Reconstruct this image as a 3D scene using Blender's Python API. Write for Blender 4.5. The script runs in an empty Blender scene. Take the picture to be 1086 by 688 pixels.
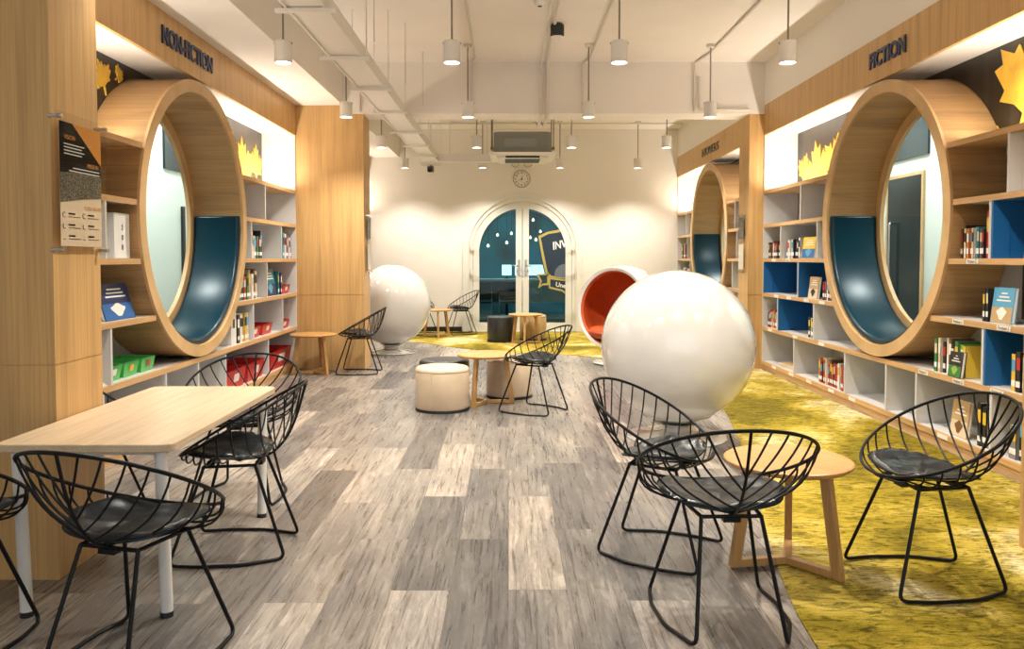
import bpy, math, random
from mathutils import Vector, Matrix, noise as mnoise
random.seed(7)
PI = math.pi
sc = bpy.context.scene
COL = sc.collection

# ------------------------------------------------------------------ helpers
class MB:
    """collects faces; build() links them as one mesh object"""
    def __init__(s):
        s.v = []; s.f = []; s.m = []; s.sm = []
    def add(s, vs, fs, mi=0, smooth=False):
        b = len(s.v); s.v += [tuple(p) for p in vs]
        for f in fs:
            s.f.append(tuple(b + i for i in f)); s.m.append(mi); s.sm.append(smooth)
    def box(s, x0, x1, y0, y1, z0, z1, mi=0):
        if x0 > x1: x0, x1 = x1, x0
        if y0 > y1: y0, y1 = y1, y0
        vs = [(x, y, z) for z in (z0, z1) for y in (y0, y1) for x in (x0, x1)]
        s.add(vs, [(0, 2, 3, 1), (4, 5, 7, 6), (0, 1, 5, 4), (2, 6, 7, 3), (0, 4, 6, 2), (1, 3, 7, 5)], mi)
    def tube(s, pts, r, n=8, closed=False, mi=0, caps=True):
        pts = [Vector(p) for p in pts]; N = len(pts)
        if not isinstance(r, (list, tuple)): r = [r] * N
        vs = []; up = None
        for i, p in enumerate(pts):
            if closed: t = pts[(i + 1) % N] - pts[i - 1]
            else: t = pts[min(i + 1, N - 1)] - pts[max(i - 1, 0)]
            t.normalize()
            if up is None:
                up = Vector((0, 0, 1)) if abs(t.z) < .9 else Vector((1, 0, 0))
            a = up - t * up.dot(t)
            if a.length < 1e-5: a = t.orthogonal()
            a.normalize(); up = a; b = t.cross(a)
            for k in range(n):
                q = 2 * PI * k / n
                vs.append(p + (a * math.cos(q) + b * math.sin(q)) * r[i])
        fs = []
        for i in range(N if closed else N - 1):
            j = (i + 1) % N
            for k in range(n):
                k2 = (k + 1) % n
                fs.append((i * n + k, j * n + k, j * n + k2, i * n + k2))
        s.add(vs, fs, mi, True)
        if caps and not closed:
            s.add(vs[:n], [tuple(range(n))], mi); s.add(vs[-n:], [tuple(reversed(range(n)))], mi)
    def lathe(s, prof, n=48, mi=0, mat=None, closed=False, smooth=True, a0=0, a1=2 * PI):
        """profile of (r, h) about local z; mat maps to place"""
        full = abs(a1 - a0 - 2 * PI) < 1e-6
        M = mat or Matrix(); vs = []; P = len(prof); cols = n if full else n + 1
        for k in range(cols):
            q = a0 + (a1 - a0) * k / n
            for (r, h) in prof: vs.append(M @ Vector((r * math.cos(q), r * math.sin(q), h)))
        fs = []
        for k in range(n):
            k2 = (k + 1) % cols
            for i in range(P if closed else P - 1):
                j = (i + 1) % P
                fs.append((k * P + i, k2 * P + i, k2 * P + j, k * P + j))
        s.add(vs, fs, mi, smooth)
        if not full and closed:
            s.add(vs[:P], [tuple(range(P))], mi); s.add(vs[-P:], [tuple(reversed(range(P)))], mi)
    def prism(s, poly, h0, h1, fn, mi=0, smooth=False):
        """poly in 2D extruded between h0 and h1; fn(u,v,h)->xyz"""
        n = len(poly)
        vs = [fn(u, v, h0) for u, v in poly] + [fn(u, v, h1) for u, v in poly]
        s.add(vs, [tuple(reversed(range(n))), tuple(range(n, 2 * n))], mi)
        s.add(vs, [(i, (i + 1) % n, n + (i + 1) % n, n + i) for i in range(n)], mi, smooth)
    def build(s, name, mats, parent=None, loc=None, bevel=0, sharp=35):
        me = bpy.data.meshes.new(name); me.from_pydata(s.v, [], s.f); me.update()
        if not isinstance(mats, (list, tuple)): mats = [mats]
        for m in mats: me.materials.append(m)
        me.polygons.foreach_set('material_index', s.m); me.polygons.foreach_set('use_smooth', s.sm)
        import bmesh
        bm = bmesh.new(); bm.from_mesh(me)
        bmesh.ops.remove_doubles(bm, verts=bm.verts, dist=1e-5)
        bmesh.ops.recalc_face_normals(bm, faces=bm.faces)
        bm.to_mesh(me); bm.free()
        try: me.set_sharp_from_angle(angle=math.radians(sharp))
        except Exception: pass
        o = bpy.data.objects.new(name, me); COL.objects.link(o)
        if parent: o.parent = parent
        if loc: o.location = loc
        if bevel:
            b = o.modifiers.new('bevel', 'BEVEL'); b.width = bevel; b.segments = 2; b.limit_method = 'ANGLE'; b.angle_limit = .9
        return o

def tag(o, label=None, cat=None, group=None, kind=None):
    if label: o['label'] = label
    if cat: o['category'] = cat
    if group: o['group'] = group
    if kind: o['kind'] = kind
    return o
def empty(name, loc=(0, 0, 0), rz=0):
    o = bpy.data.objects.new(name, None); COL.objects.link(o); o.empty_display_size = .05
    o.location = loc; o.rotation_euler = (0, 0, rz); return o
def thing(name, label, cat, loc=(0, 0, 0), rz=0, group=None):
    return tag(empty(name, loc, rz), label, cat, group)
def copy_tree(o, parent=None):
    c = o.copy(); COL.objects.link(c)
    if parent: c.parent = parent
    for ch in [x for x in bpy.data.objects if x.parent == o]: copy_tree(ch, c)
    return c
def struct(name, mb, m, parent=None, **k):
    o = mb.build(name, m, parent, **k)
    if not parent: o['kind'] = 'structure'
    return o
def text_mesh(name, body, size, mat, M, parent=None, extrude=.004, width=None, offset=0.0, align='CENTER'):
    cu = bpy.data.curves.new(name, 'FONT'); cu.body = body; cu.size = size; cu.extrude = extrude; cu.offset = offset
    cu.align_x = align; cu.align_y = 'CENTER'
    t = bpy.data.objects.new(name, cu); COL.objects.link(t)
    dg = bpy.context.evaluated_depsgraph_get()
    me = bpy.data.meshes.new_from_object(t.evaluated_get(dg))
    bpy.data.objects.remove(t); bpy.data.curves.remove(cu)
    if width and len(me.vertices):
        xs = [v.co.x for v in me.vertices]; k = width / max(1e-6, max(xs) - min(xs))
        for v in me.vertices: v.co.x *= k
    me.transform(M); me.materials.clear(); me.materials.append(mat)
    o = bpy.data.objects.new(name, me); COL.objects.link(o)
    if parent: o.parent = parent
    return o
def axes(o, x, y, z):
    M = Matrix.Identity(4)
    for i, a in enumerate((x, y, z)):
        for k in range(3): M[k][i] = a[k]
    for k in range(3): M[k][3] = o[k]
    return M
def catmull(P, n=6):
    P = [Vector(p) for p in P]; out = []
    for i in range(len(P) - 1):
        a = P[max(i - 1, 0)]; b = P[i]; c = P[i + 1]; d = P[min(i + 2, len(P) - 1)]
        for k in range(n):
            t = k / n
            out.append(.5 * ((2 * b) + (c - a) * t + (2 * a - 5 * b + 4 * c - d) * t * t + (3 * b - a - 3 * c + d) * t ** 3))
    out.append(P[-1]); return out
def bez(a, b, c, n=8):
    a, b, c = Vector(a), Vector(b), Vector(c)
    return [a * (1 - t) ** 2 + b * 2 * t * (1 - t) + c * t * t for t in [i / n for i in range(n + 1)]]
def rounded(pts, r, n=5):
    """round the corners of an open polyline"""
    pts = [Vector(p) for p in pts]; out = [pts[0]]
    for i in range(1, len(pts) - 1):
        a, b, c = pts[i - 1], pts[i], pts[i + 1]
        d1 = (a - b); d2 = (c - b)
        rr = min(r, d1.length * .45, d2.length * .45)
        out += bez(b + d1.normalized() * rr, b, b + d2.normalized() * rr, n)
    out.append(pts[-1]); return out

# ------------------------------------------------------------------ materials
def mat(name, col, rough=.5, metal=0, coat=0, emis=None, estr=0, spec=.5):
    m = bpy.data.materials.new(name); m.use_nodes = True
    b = m.node_tree.nodes['Principled BSDF']
    b.inputs['Base Color'].default_value = (*col, 1); b.inputs['Roughness'].default_value = rough
    b.inputs['Metallic'].default_value = metal; b.inputs['Coat Weight'].default_value = coat
    b.inputs['Coat Roughness'].default_value = .05; b.inputs['Specular IOR Level'].default_value = spec
    if emis:
        b.inputs['Emission Color'].default_value = (*emis, 1); b.inputs['Emission Strength'].default_value = estr
    return m
def N(m, t, **kw):
    n = m.node_tree.nodes.new(t)
    for k, v in kw.items(): setattr(n, k, v)
    return n
def L(m, a, b): m.node_tree.links.new(a, b)
def ramp(m, fac, stops, interp='LINEAR'):
    r = N(m, 'ShaderNodeValToRGB'); e = r.color_ramp.elements; r.color_ramp.interpolation = interp
    while len(e) < len(stops): e.new(.5)
    for i, (p, c) in enumerate(stops): e[i].position = p; e[i].color = (*c, 1)
    L(m, fac, r.inputs['Fac']); return r.outputs['Color']
def mixc(m, fac, a, b, mode='MIX'):
    x = N(m, 'ShaderNodeMix', data_type='RGBA', blend_type=mode)
    for sock, v in ((x.inputs[0], fac), (x.inputs[6], a), (x.inputs[7], b)):
        if hasattr(v, 'links') or isinstance(v, bpy.types.NodeSocket): L(m, v, sock)
        elif isinstance(v, (int, float)): sock.default_value = v
        else: sock.default_value = (*v, 1)
    return x.outputs[2]
def vary(m, base, amt=.12, scale=(3, 3, 3), detail=3, rng=None):
    """surface mottling on a principled material"""
    b = m.node_tree.nodes['Principled BSDF']
    tc = N(m, 'ShaderNodeTexCoord'); mp = N(m, 'ShaderNodeMapping'); L(m, tc.outputs['Object'], mp.inputs['Vector'])
    mp.inputs['Scale'].default_value = scale
    nz = N(m, 'ShaderNodeTexNoise'); nz.inputs['Scale'].default_value = 1; nz.inputs['Detail'].default_value = detail
    L(m, mp.outputs[0], nz.inputs['Vector'])
    lo = tuple(c * (1 - amt) for c in base); hi = tuple(min(1, c * (1 + amt)) for c in base)
    c = ramp(m, nz.outputs['Fac'], [(.3, lo), (.7, hi)])
    L(m, c, b.inputs['Base Color']); return m
def wood(name, col, scale=(14, 14, .7), dark=.86, light=1.08, rough=.42, board=None):
    m = mat(name, col, rough); b = m.node_tree.nodes['Principled BSDF']
    tc = N(m, 'ShaderNodeTexCoord'); mp = N(m, 'ShaderNodeMapping'); L(m, tc.outputs['Object'], mp.inputs['Vector'])
    mp.inputs['Scale'].default_value = scale
    n1 = N(m, 'ShaderNodeTexNoise'); n1.inputs['Scale'].default_value = 1; n1.inputs['Detail'].default_value = 5; n1.inputs['Distortion'].default_value = .4
    L(m, mp.outputs[0], n1.inputs['Vector'])
    c1 = ramp(m, n1.outputs['Fac'], [(.25, tuple(c * dark * .9 for c in col)), (.5, col), (.75, tuple(min(1, c * light) for c in col))])
    mp2 = N(m, 'ShaderNodeMapping'); L(m, tc.outputs['Object'], mp2.inputs['Vector']); mp2.inputs['Scale'].default_value = tuple(k * 9 if k > 2 else k * 2.5 for k in scale)
    n2 = N(m, 'ShaderNodeTexNoise'); n2.inputs['Scale'].default_value = 1; n2.inputs['Detail'].default_value = 3
    L(m, mp2.outputs[0], n2.inputs['Vector'])
    c2 = ramp(m, n2.outputs['Fac'], [(.35, (.8, .77, .72)), (.6, (1, 1, 1))])
    L(m, mixc(m, .8, c1, c2, 'MULTIPLY'), b.inputs['Base Color'])
    return m
def glass(name, tint=(1, 1, 1), refl=.08, ior=1.25):
    m = bpy.data.materials.new(name); m.use_nodes = True; nt = m.node_tree; nt.nodes.clear()
    o = N(m, 'ShaderNodeOutputMaterial'); t = N(m, 'ShaderNodeBsdfTransparent'); g = N(m, 'ShaderNodeBsdfGlossy')
    f = N(m, 'ShaderNodeLayerWeight'); f.inputs['Blend'].default_value = .5; x = N(m, 'ShaderNodeMixShader')
    p_ = N(m, 'ShaderNodeMath', operation='POWER'); L(m, f.outputs['Facing'], p_.inputs[0]); p_.inputs[1].default_value = 4
    q_ = N(m, 'ShaderNodeMath', operation='MULTIPLY_ADD'); L(m, p_.outputs[0], q_.inputs[0]); q_.inputs[1].default_value = .4 if refl < .2 else .12; q_.inputs[2].default_value = .025 if refl < .2 else .008
    t.inputs['Color'].default_value = (*tint, 1); g.inputs['Roughness'].default_value = .02
    L(m, q_.outputs[0], x.inputs[0]); L(m, t.outputs[0], x.inputs[1]); L(m, g.outputs[0], x.inputs[2]); L(m, x.outputs[0], o.inputs[0])
    return m

OAK = (.60, .37, .148)
M_oakV = wood('oak laminate upright grain', OAK)
M_oakH = wood('oak laminate long grain', (.62, .38, .175), (10, .8, 14))
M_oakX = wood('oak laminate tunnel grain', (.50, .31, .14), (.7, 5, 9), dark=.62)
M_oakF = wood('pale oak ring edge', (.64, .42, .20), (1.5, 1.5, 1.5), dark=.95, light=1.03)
M_oakT = wood('oak table wood', (.53, .285, .095), (3, 22, 22))
M_oakL = wood('oak leg wood', (.50, .28, .10), (22, 22, 2))
M_lam = wood('pale beech laminate', (.66, .50, .33), (16, 1.2, 16), dark=.88, light=1.08, rough=.35)
M_white = vary(mat('white wall paint', (.80, .76, .70), .7), (.80, .76, .70), .03, (.7, .7, .7))
M_ceil = vary(mat('cream ceiling paint', (.80, .75, .69), .75), (.80, .75, .69), .04, (1, 1, 1))
M_mint = mat('pale corridor paint', (.62, .70, .66), .6)
M_grey = vary(mat('grey shelf laminate', (.36, .355, .34), .5), (.36, .355, .34), .05, (4, 4, 4))
M_sheet = mat('white shelf laminate', (.62, .61, .60), .4)
M_blue = mat('royal blue laminate', (.012, .12, .34), .4)
M_teal = mat('teal leatherette', (.0005, .027, .046), .28, spec=.32)
M_wire = mat('black powder coated wire', (.005, .005, .006), .42, spec=.22)
M_pad = mat('black leatherette', (.006, .010, .014), .27, spec=.34)  # slight blue in the base colour stands in for a bluish reflection
M_shell = mat('white gloss fibreglass', (.63, .61, .58), .12, coat=1)
M_orange = vary(mat('rust orange upholstery', (.50, .075, .012), .6), (.50, .075, .012), .1, (8, 8, 8))
M_pouf = vary(mat('beige leatherette', (.60, .47, .33), .42), (.60, .47, .33), .05, (5, 5, 5))
M_poufd = mat('black pouf leatherette', (.02, .021, .022), .4)
M_tan = mat('tan pouf leatherette', (.42, .28, .12), .45)
M_lamp = mat('white lamp metal', (.74, .70, .64), .45)
M_glow = mat('lamp lens', (1, 1, 1), .4, emis=(1, .93, .82), estr=9)
M_frame = mat('white door paint', (.74, .73, .67), .4)
M_legw = mat('white leg paint', (.70, .67, .63), .35)
M_chrome = mat('brushed steel', (.55, .55, .55), .25, metal=1)
M_black = mat('black plastic', (.012, .012, .012), .45)
M_paper = mat('paper', (.80, .77, .70), .7)
M_navy = mat('navy lettering', (.012, .03, .10), .4)
M_bronze = mat('grey lettering', (.16, .13, .11), .35, metal=.4)
M_red = mat('red plastic', (.52, .02, .02), .35)
M_green = mat('green plastic', (.07, .46, .10), .35)
M_steelg = mat('grey unit casing', (.21, .215, .19), .5)
M_pipe = mat('painted conduit', (.66, .61, .53), .5)
M_darkglass = mat('dark door glass', (.006, .018, .022), .2, spec=.25)
M_glass = glass('clear glass')
M_tglass = glass('teal tinted glass', (.50, .68, .68))
M_acryl = glass('acrylic sheet', (.96, .95, .93), .25)

def floor_mat():
    m = mat('wood plank vinyl', (.3, .25, .2), .32); b = m.node_tree.nodes['Principled BSDF']
    tc = N(m, 'ShaderNodeTexCoord'); sx = N(m, 'ShaderNodeSeparateXYZ'); L(m, tc.outputs['Object'], sx.inputs[0])
    def mth(op, a, b_=None, c=None):
        n = N(m, 'ShaderNodeMath', operation=op)
        for s, v in zip(n.inputs, (a, b_, c)):
            if v is None: continue
            if isinstance(v, (int, float)): s.default_value = v
            else: L(m, v, s)
        return n.outputs[0]
    W, LEN = .2305, 1.24
    u = mth('DIVIDE', mth('ADD', sx.outputs[0], .005 + 4.61), W); colu = mth('FLOOR', u); fu = mth('FRACT', u)
    wn = N(m, 'ShaderNodeTexWhiteNoise', noise_dimensions='1D'); L(m, colu, wn.inputs['W'])
    par = mth('MULTIPLY', mth('MODULO', colu, 2), .36)
    off = mth('ADD', par, mth('MULTIPLY', wn.outputs['Value'], .22))
    v = mth('ADD', mth('DIVIDE', mth('ADD', sx.outputs[1], 9.3), LEN), off); row = mth('FLOOR', v); fv = mth('FRACT', v)
    cb = N(m, 'ShaderNodeCombineXYZ'); L(m, colu, cb.inputs[0]); L(m, row, cb.inputs[1])
    w2 = N(m, 'ShaderNodeTexWhiteNoise', noise_dimensions='2D'); L(m, cb.outputs[0], w2.inputs['Vector'])
    base = ramp(m, w2.outputs['Value'], [(0, (.115, .108, .106)), (.25, (.18, .168, .162)), (.45, (.27, .243, .222)), (.62, (.20, .186, .177)), (.8, (.34, .302, .268)), (1, (.39, .355, .325))])
    cb2 = N(m, 'ShaderNodeCombineXYZ'); L(m, mth('MULTIPLY', sx.outputs[0], 58), cb2.inputs[0]); L(m, mth('MULTIPLY', sx.outputs[1], 2.5), cb2.inputs[1]); L(m, mth('MULTIPLY', w2.outputs['Value'], 40), cb2.inputs[2])
    g = N(m, 'ShaderNodeTexNoise'); g.inputs['Scale'].default_value = 1; g.inputs['Detail'].default_value = 9; g.inputs['Roughness'].default_value = .62; g.inputs['Distortion'].default_value = .7
    L(m, cb2.outputs[0], g.inputs['Vector'])
    gc = ramp(m, g.outputs['Fac'], [(.32, (.55, .53, .52)), (.45, (.84, .83, .82)), (.55, (1.05, 1.04, 1.03)), (.68, (1.28, 1.27, 1.25))])
    cb4 = N(m, 'ShaderNodeCombineXYZ'); L(m, mth('MULTIPLY', sx.outputs[0], 15), cb4.inputs[0]); L(m, mth('MULTIPLY', sx.outputs[1], 2.4), cb4.inputs[1]); L(m, mth('MULTIPLY', w2.outputs['Value'], 71), cb4.inputs[2])
    g3 = N(m, 'ShaderNodeTexNoise'); g3.inputs['Scale'].default_value = 1; g3.inputs['Detail'].default_value = 7; g3.inputs['Roughness'].default_value = .7; g3.inputs['Distortion'].default_value = 2.6
    L(m, cb4.outputs[0], g3.inputs['Vector'])
    base = mixc(m, .9, base, ramp(m, g3.outputs['Fac'], [(.32, (.42, .40, .39)), (.43, (.92, .92, .92)), (.50, (.68, .67, .66)), (.55, (1.02, 1.02, 1.0)), (.68, (1.18, 1.17, 1.15))]), 'MULTIPLY')
    c = mixc(m, 1, base, gc, 'MULTIPLY')
    cb3 = N(m, 'ShaderNodeCombineXYZ'); L(m, mth('MULTIPLY', sx.outputs[0], 5), cb3.inputs[0]); L(m, mth('MULTIPLY', sx.outputs[1], 1.5), cb3.inputs[1]); L(m, mth('MULTIPLY', w2.outputs['Value'], 13), cb3.inputs[2])
    g2 = N(m, 'ShaderNodeTexNoise'); g2.inputs['Scale'].default_value = 1; g2.inputs['Detail'].default_value = 3; L(m, cb3.outputs[0], g2.inputs['Vector'])
    c = mixc(m, .8, c, ramp(m, g2.outputs['Fac'], [(.35, (.72, .72, .74)), (.65, (1.25, 1.2, 1.12))]), 'MULTIPLY')
    seam = mth('MINIMUM', mth('GREATER_THAN', fu, .012), mth('GREATER_THAN', fv, .0022))
    c = mixc(m, seam, (.10, .085, .075), c)
    L(m, c, b.inputs['Base Color'])
    L(m, mth('ADD', mth('MULTIPLY', g.outputs['Fac'], .25), .17), b.inputs['Roughness'])
    bp = N(m, 'ShaderNodeBump'); bp.inputs['Strength'].default_value = .25; bp.inputs['Distance'].default_value = .002
    L(m, g.outputs['Fac'], bp.inputs['Height']); L(m, bp.outputs[0], b.inputs['Normal'])
    return m
M_floor = floor_mat()
def carpet_mat():
    m = mat('yellow green carpet pile', (.5, .4, .05), .95, spec=.1); b = m.node_tree.nodes['Principled BSDF']
    tc = N(m, 'ShaderNodeTexCoord')
    def nz(sc_, rot, d, dist=0, rough=.6):
        mp = N(m, 'ShaderNodeMapping'); L(m, tc.outputs['Object'], mp.inputs['Vector']); mp.inputs['Scale'].default_value = sc_; mp.inputs['Rotation'].default_value = (0, 0, rot)
        n = N(m, 'ShaderNodeTexNoise'); n.inputs['Scale'].default_value = 1; n.inputs['Detail'].default_value = d; n.inputs['Distortion'].default_value = dist; n.inputs['Roughness'].default_value = rough
        L(m, mp.outputs[0], n.inputs['Vector']); return n.outputs['Fac']
    a = ramp(m, nz((1.0, .75, 1), .4, 4, .6), [(.38, (.17, .125, .012)), (.47, (.34, .245, .024)), (.54, (.48, .355, .07)), (.62, (.72, .60, .32))])
    f = ramp(m, nz((9, 26, 1), .15, 6, 1.5, .75), [(.40, (.18, .20, .16)), (.49, (.78, .80, .78)), (.58, (1.1, 1.1, 1.1))])
    c = mixc(m, .85, a, f, 'MULTIPLY')
    f2 = ramp(m, nz((160, 160, 1), 0, 2), [(.3, (.65, .65, .6)), (.6, (1.1, 1.1, 1.1))])
    c = mixc(m, .8, c, f2, 'MULTIPLY')
    L(m, c, b.inputs['Base Color'])
    bp = N(m, 'ShaderNodeBump'); bp.inputs['Strength'].default_value = .4; bp.inputs['Distance'].default_value = .004
    L(m, nz((160, 160, 1), 0, 2), bp.inputs['Height']); L(m, bp.outputs[0], b.inputs['Normal'])
    return m
M_carpet = carpet_mat()

# ------------------------------------------------------------------ dimensions
ZC = 3.57; ZF1 = 3.08; ZF0 = 2.73
WR, WL = 2.97, 2.49
YB = 14.2
LEV = [.10, .505, .90, 1.30, 1.695, 2.085]
RC, RO, RI = 1.61, 1.095, 1.005

# ------------------------------------------------------------------ room shell
mb = MB(); mb.box(-6, 6.5, -1.5, 19.5, -.1, 0); struct('floor', mb, M_floor)
mb = MB(); mb.box(-6, 6.5, -1.5, 19.5, ZC, ZC + .1); struct('ceiling', mb, M_ceil)
mb = MB(); mb.box(-3.0, -1.934, -1.5, YB, ZF1, ZC); struct('ceiling_bulkhead', mb, M_ceil)
mb = MB(); mb.box(-1.934, WR, 9.38, 9.78, 2.98, ZC); struct('ceiling_beam', mb, M_ceil)
# carpet
edge = [(.98, -1.4), (.98, 1.6), (1.03, 2.64), (1.083, 3.07), (1.18, 3.57), (1.27, 3.97), (1.50, 5.0), (1.71, 6.04), (1.868, 7.0), (1.95, 8.0), (1.85, 9.2), (1.5, 10.15), (.92, 10.65), (.45, 10.9), (-.03, 11.02), (-.71, 11.57), (-1.2, 12.15), (-1.56, 12.5), (-1.9, 12.75), (-2.46, 13.0)]
ev = catmull([(x, y, 0) for x, y in edge], 5)
poly = [(p.x, p.y) for p in ev] + [(-2.46, 14.19), (2.95, 14.19), (2.95, -1.4)]
mb = MB(); mb.prism(poly, .0005, .005, lambda u, v, h: (u, v, h))
tag(mb.build('carpet', M_carpet), 'mottled yellow-green carpet with a curved edge on the wood-plank floor', 'carpet')

def wall_hole(mb, fn, a0, a1, b0, b1, ca, cb, r, h0, h1, n=64):
    """rectangular slab in (a,b) with a round hole"""
    angs = sorted(set([2 * PI * i / n for i in range(n)] + [math.atan2(b - cb, a - ca) % (2 * PI) for a in (a0, a1) for b in (b0, b1)]))
    inn, out = [], []
    for q in angs:
        c, s_ = math.cos(q), math.sin(q); t = 1e9
        if c > 1e-9: t = min(t, (a1 - ca) / c)
        if c < -1e-9: t = min(t, (a0 - ca) / c)
        if s_ > 1e-9: t = min(t, (b1 - cb) / s_)
        if s_ < -1e-9: t = min(t, (b0 - cb) / s_)
        inn.append((ca + r * c, cb + r * s_)); out.append((ca + t * c, cb + t * s_))
    k = len(angs); vs = [fn(*p, h) for h in (h0, h1) for p in inn + out]
    fs = []
    for i in range(k):
        j = (i + 1) % k
        fs += [(i, j, k + j, k + i), (2 * k + i, 3 * k + i, 3 * k + j, 2 * k + j), (i, 2 * k + i, 2 * k + j, j), (k + i, k + j, 3 * k + j, 3 * k + i)]
    mb.add(vs, fs)

# side walls: upper plaster, near parts, and the walls behind the bookcases with round openings
for side, W, nm in ((1, WR, 'right'), (-1, WL, 'left')):
    fnw = lambda a, b, h, side=side, W=W: (side * (W + h), a, b)
    mb = MB(); mb.box(side * W, side * (W + .5), -1.5, YB, ZF1, ZC) if side > 0 else mb.box(-3.0, -3.05, -1.5, YB, ZF1, ZC)
    struct('wall_%s_upper' % nm, mb, M_white)
    mb = MB(); mb.box(side * W, side * (W + .5), -1.5, 3.2, 0, ZF1); struct('wall_%s_near' % nm, mb, M_white)
    mb = MB(); wall_hole(mb, fnw, 3.57, 9.4, 0, ZF1, 6.485, RC, RO, .405, .50)
    wall_hole(mb, fnw, 9.8, YB, 0, ZF1, 12.0, RC, RO, .405, .50); struct('wall_%s' % nm, mb, M_white)
    # wood clad columns
    yc = [(3.2, 3.57, .67), (9.4, 9.8, .79 if side < 0 else .17)]
    for y0, y1, pr in yc:
        mb = MB(); x1 = side * (W - pr); xo = side * (W + .5)
        mb.box(xo, x1, y0, y1, 0, .87); mb.box(xo, x1, y0, y1, .876, ZF1)
        mb.box(xo, x1 - side * -.004, y0 + .004, y1 - .004, .868, .878)
        struct('column_%s' % nm, mb, M_oakV)

# back wall with arched opening
AX, AR, AZ = .234, .955, 1.42
mb = MB()
y0, y1 = YB, YB + .14
mb.box(-3.2, AX - AR, y0, y1, 0, ZC); mb.box(AX + AR, 3.6, y0, y1, 0, ZC)
arc = [(AX - AR * math.cos(PI * i / 40), AZ + AR * math.sin(PI * i / 40)) for i in range(41)]
vs = []
for x, z in arc: vs += [(x, y0, z), (x, y0, ZC), (x, y1, z), (x, y1, ZC)]
fs = []
for i in range(40):
    a = 4 * i; b = a + 4
    fs += [(a, a + 1, b + 1, b), (a + 2, b + 2, b + 3, a + 3), (a, b, b + 2, a + 2)]
mb.add(vs, fs); struct('wall_back', mb, M_white)
mb = MB(); mb.box(-2.45, AX - AR - .12, YB - .015, YB, 0, .09); mb.box(AX + AR + .12, 2.9, YB - .015, YB, 0, .09)
struct('baseboard_back', mb, M_black)

# ------------------------------------------------------------------ lights helper
def area(name, loc, sx, sy, power, col, rot=(0, 0, 0), parent=None):
    l = bpy.data.lights.new(name, 'AREA'); l.shape = 'RECTANGLE'; l.size = sx; l.size_y = sy; l.energy = power; l.color = col
    o = bpy.data.objects.new(name, l); COL.objects.link(o); o.location = loc; o.rotation_euler = rot
    if parent: o.parent = parent
    return o
def spot(name, loc, power, col, ang=110, blend=.6, rad=.04, parent=None, rot=(0, 0, 0)):
    l = bpy.data.lights.new(name, 'SPOT'); l.energy = power; l.color = col; l.spot_size = math.radians(ang); l.spot_blend = blend; l.shadow_soft_size = rad
    o = bpy.data.objects.new(name, l); COL.objects.link(o); o.location = loc; o.rotation_euler = rot
    if parent: o.parent = parent
    return o
WARM = (1, .93, .82); WARM2 = (1, .93, .82)

# ------------------------------------------------------------------ arched double door
def arch_band(mb, r0, r1, ya, yb, half=None, mi=0, cx=AX):
    """band following the arch, legs to the floor; half -1 left, +1 right, None both"""
    def path(r):
        P = [(cx - r, 0.0)] + [(cx - r * math.cos(PI * i / 48), AZ + r * math.sin(PI * i / 48)) for i in range(49)] + [(cx + r, 0.0)]
        return P
    A, B = path(r0), path(r1); n = len(A)
    rng = range(n - 1)
    if half == -1: rng = range(0, 25)
    if half == 1: rng = range(25, n - 1)
    vs = []; rl = list(rng); idx = rl + [rl[-1] + 1]
    for i in idx: vs += [(A[i][0], ya, A[i][1]), (B[i][0], ya, B[i][1]), (B[i][0], yb, B[i][1]), (A[i][0], yb, A[i][1])]
    fs = [(0, 1, 2, 3), tuple(4 * (len(idx) - 1) + k for k in (3, 2, 1, 0))]
    for i in range(len(idx) - 1):
        for k in range(4): fs.append((4 * i + k, 4 * i + (k + 1) % 4, 4 * i + 4 + (k + 1) % 4, 4 * i + 4 + k))
    mb.add(vs, fs)
D = empty('door_1', (0, 0, 0)); D['kind'] = 'structure'
mb = MB(); arch_band(mb, .955, 1.055, YB - .03, YB - .001); mb.build('door_casing', M_frame, D)
mb = MB(); arch_band(mb, .885, .954, YB + .0, YB + .09); mb.build('door_frame', M_frame, D)
for s_ in (-1, 1):
    mb = MB(); arch_band(mb, .765, .88, YB + .02, YB + .07, half=s_)
    xa, xb = sorted((AX + s_ * .006, AX + s_ * .115)); mb.box(xa, xb, YB + .018, YB + .072, 0.003, AZ + .868)
    xa, xb = sorted((AX + s_ * .1, AX + s_ * .78)); mb.box(xa, xb, YB + .019, YB + .071, 0.012, .16)
    leaf = mb.build('door_leaf', M_frame, D)
    mb = MB(); P = [(AX + s_ * .115, .16), (AX + s_ * .765, .16)] + [(AX + s_ * .766 * math.cos(q), AZ + .766 * math.sin(q)) for q in [math.radians(d) for d in range(0, 82, 3)]]
    mb.prism(P, YB + .04, YB + .048, lambda u, v, h: (u, h, v)); mb.build('pane', M_tglass, D)
    mb = MB(); x = AX + s_ * .06
    mb.box(x - .018, x + .018, YB + .005, YB + .02, 1.0, 1.28)
    mb.tube([(x, YB - .03, 1.17), (x + s_ * .12, YB - .03, 1.17)], .011); mb.tube([(x, YB + .01, 1.17), (x, YB - .03, 1.17)], .011)
    mb.lathe([(.0, 0), (.016, 0), (.016, .012), (0, .012)], 16, mat=axes((x, YB + .003, 1.04), (1, 0, 0), (0, 0, 1), (0, -1, 0)))
    mb.build('handle', M_chrome, D)
    for z in (.36, 1.06, 1.50):
        mb = MB(); mb.tube([(AX + s_ * .885, YB - .042, z - .05), (AX + s_ * .885, YB - .042, z + .05)], .016, 10)
        mb.box(AX + s_ * .845, AX + s_ * .92, YB - .04, YB - .028, z - .045, z + .045)
        mb.build('hinge', M_frame, D)
mb = MB(); mb.box(AX - .95, AX + .95, YB, YB + .1, 0, .012); mb.build('door_sill', M_frame, D)

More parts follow.
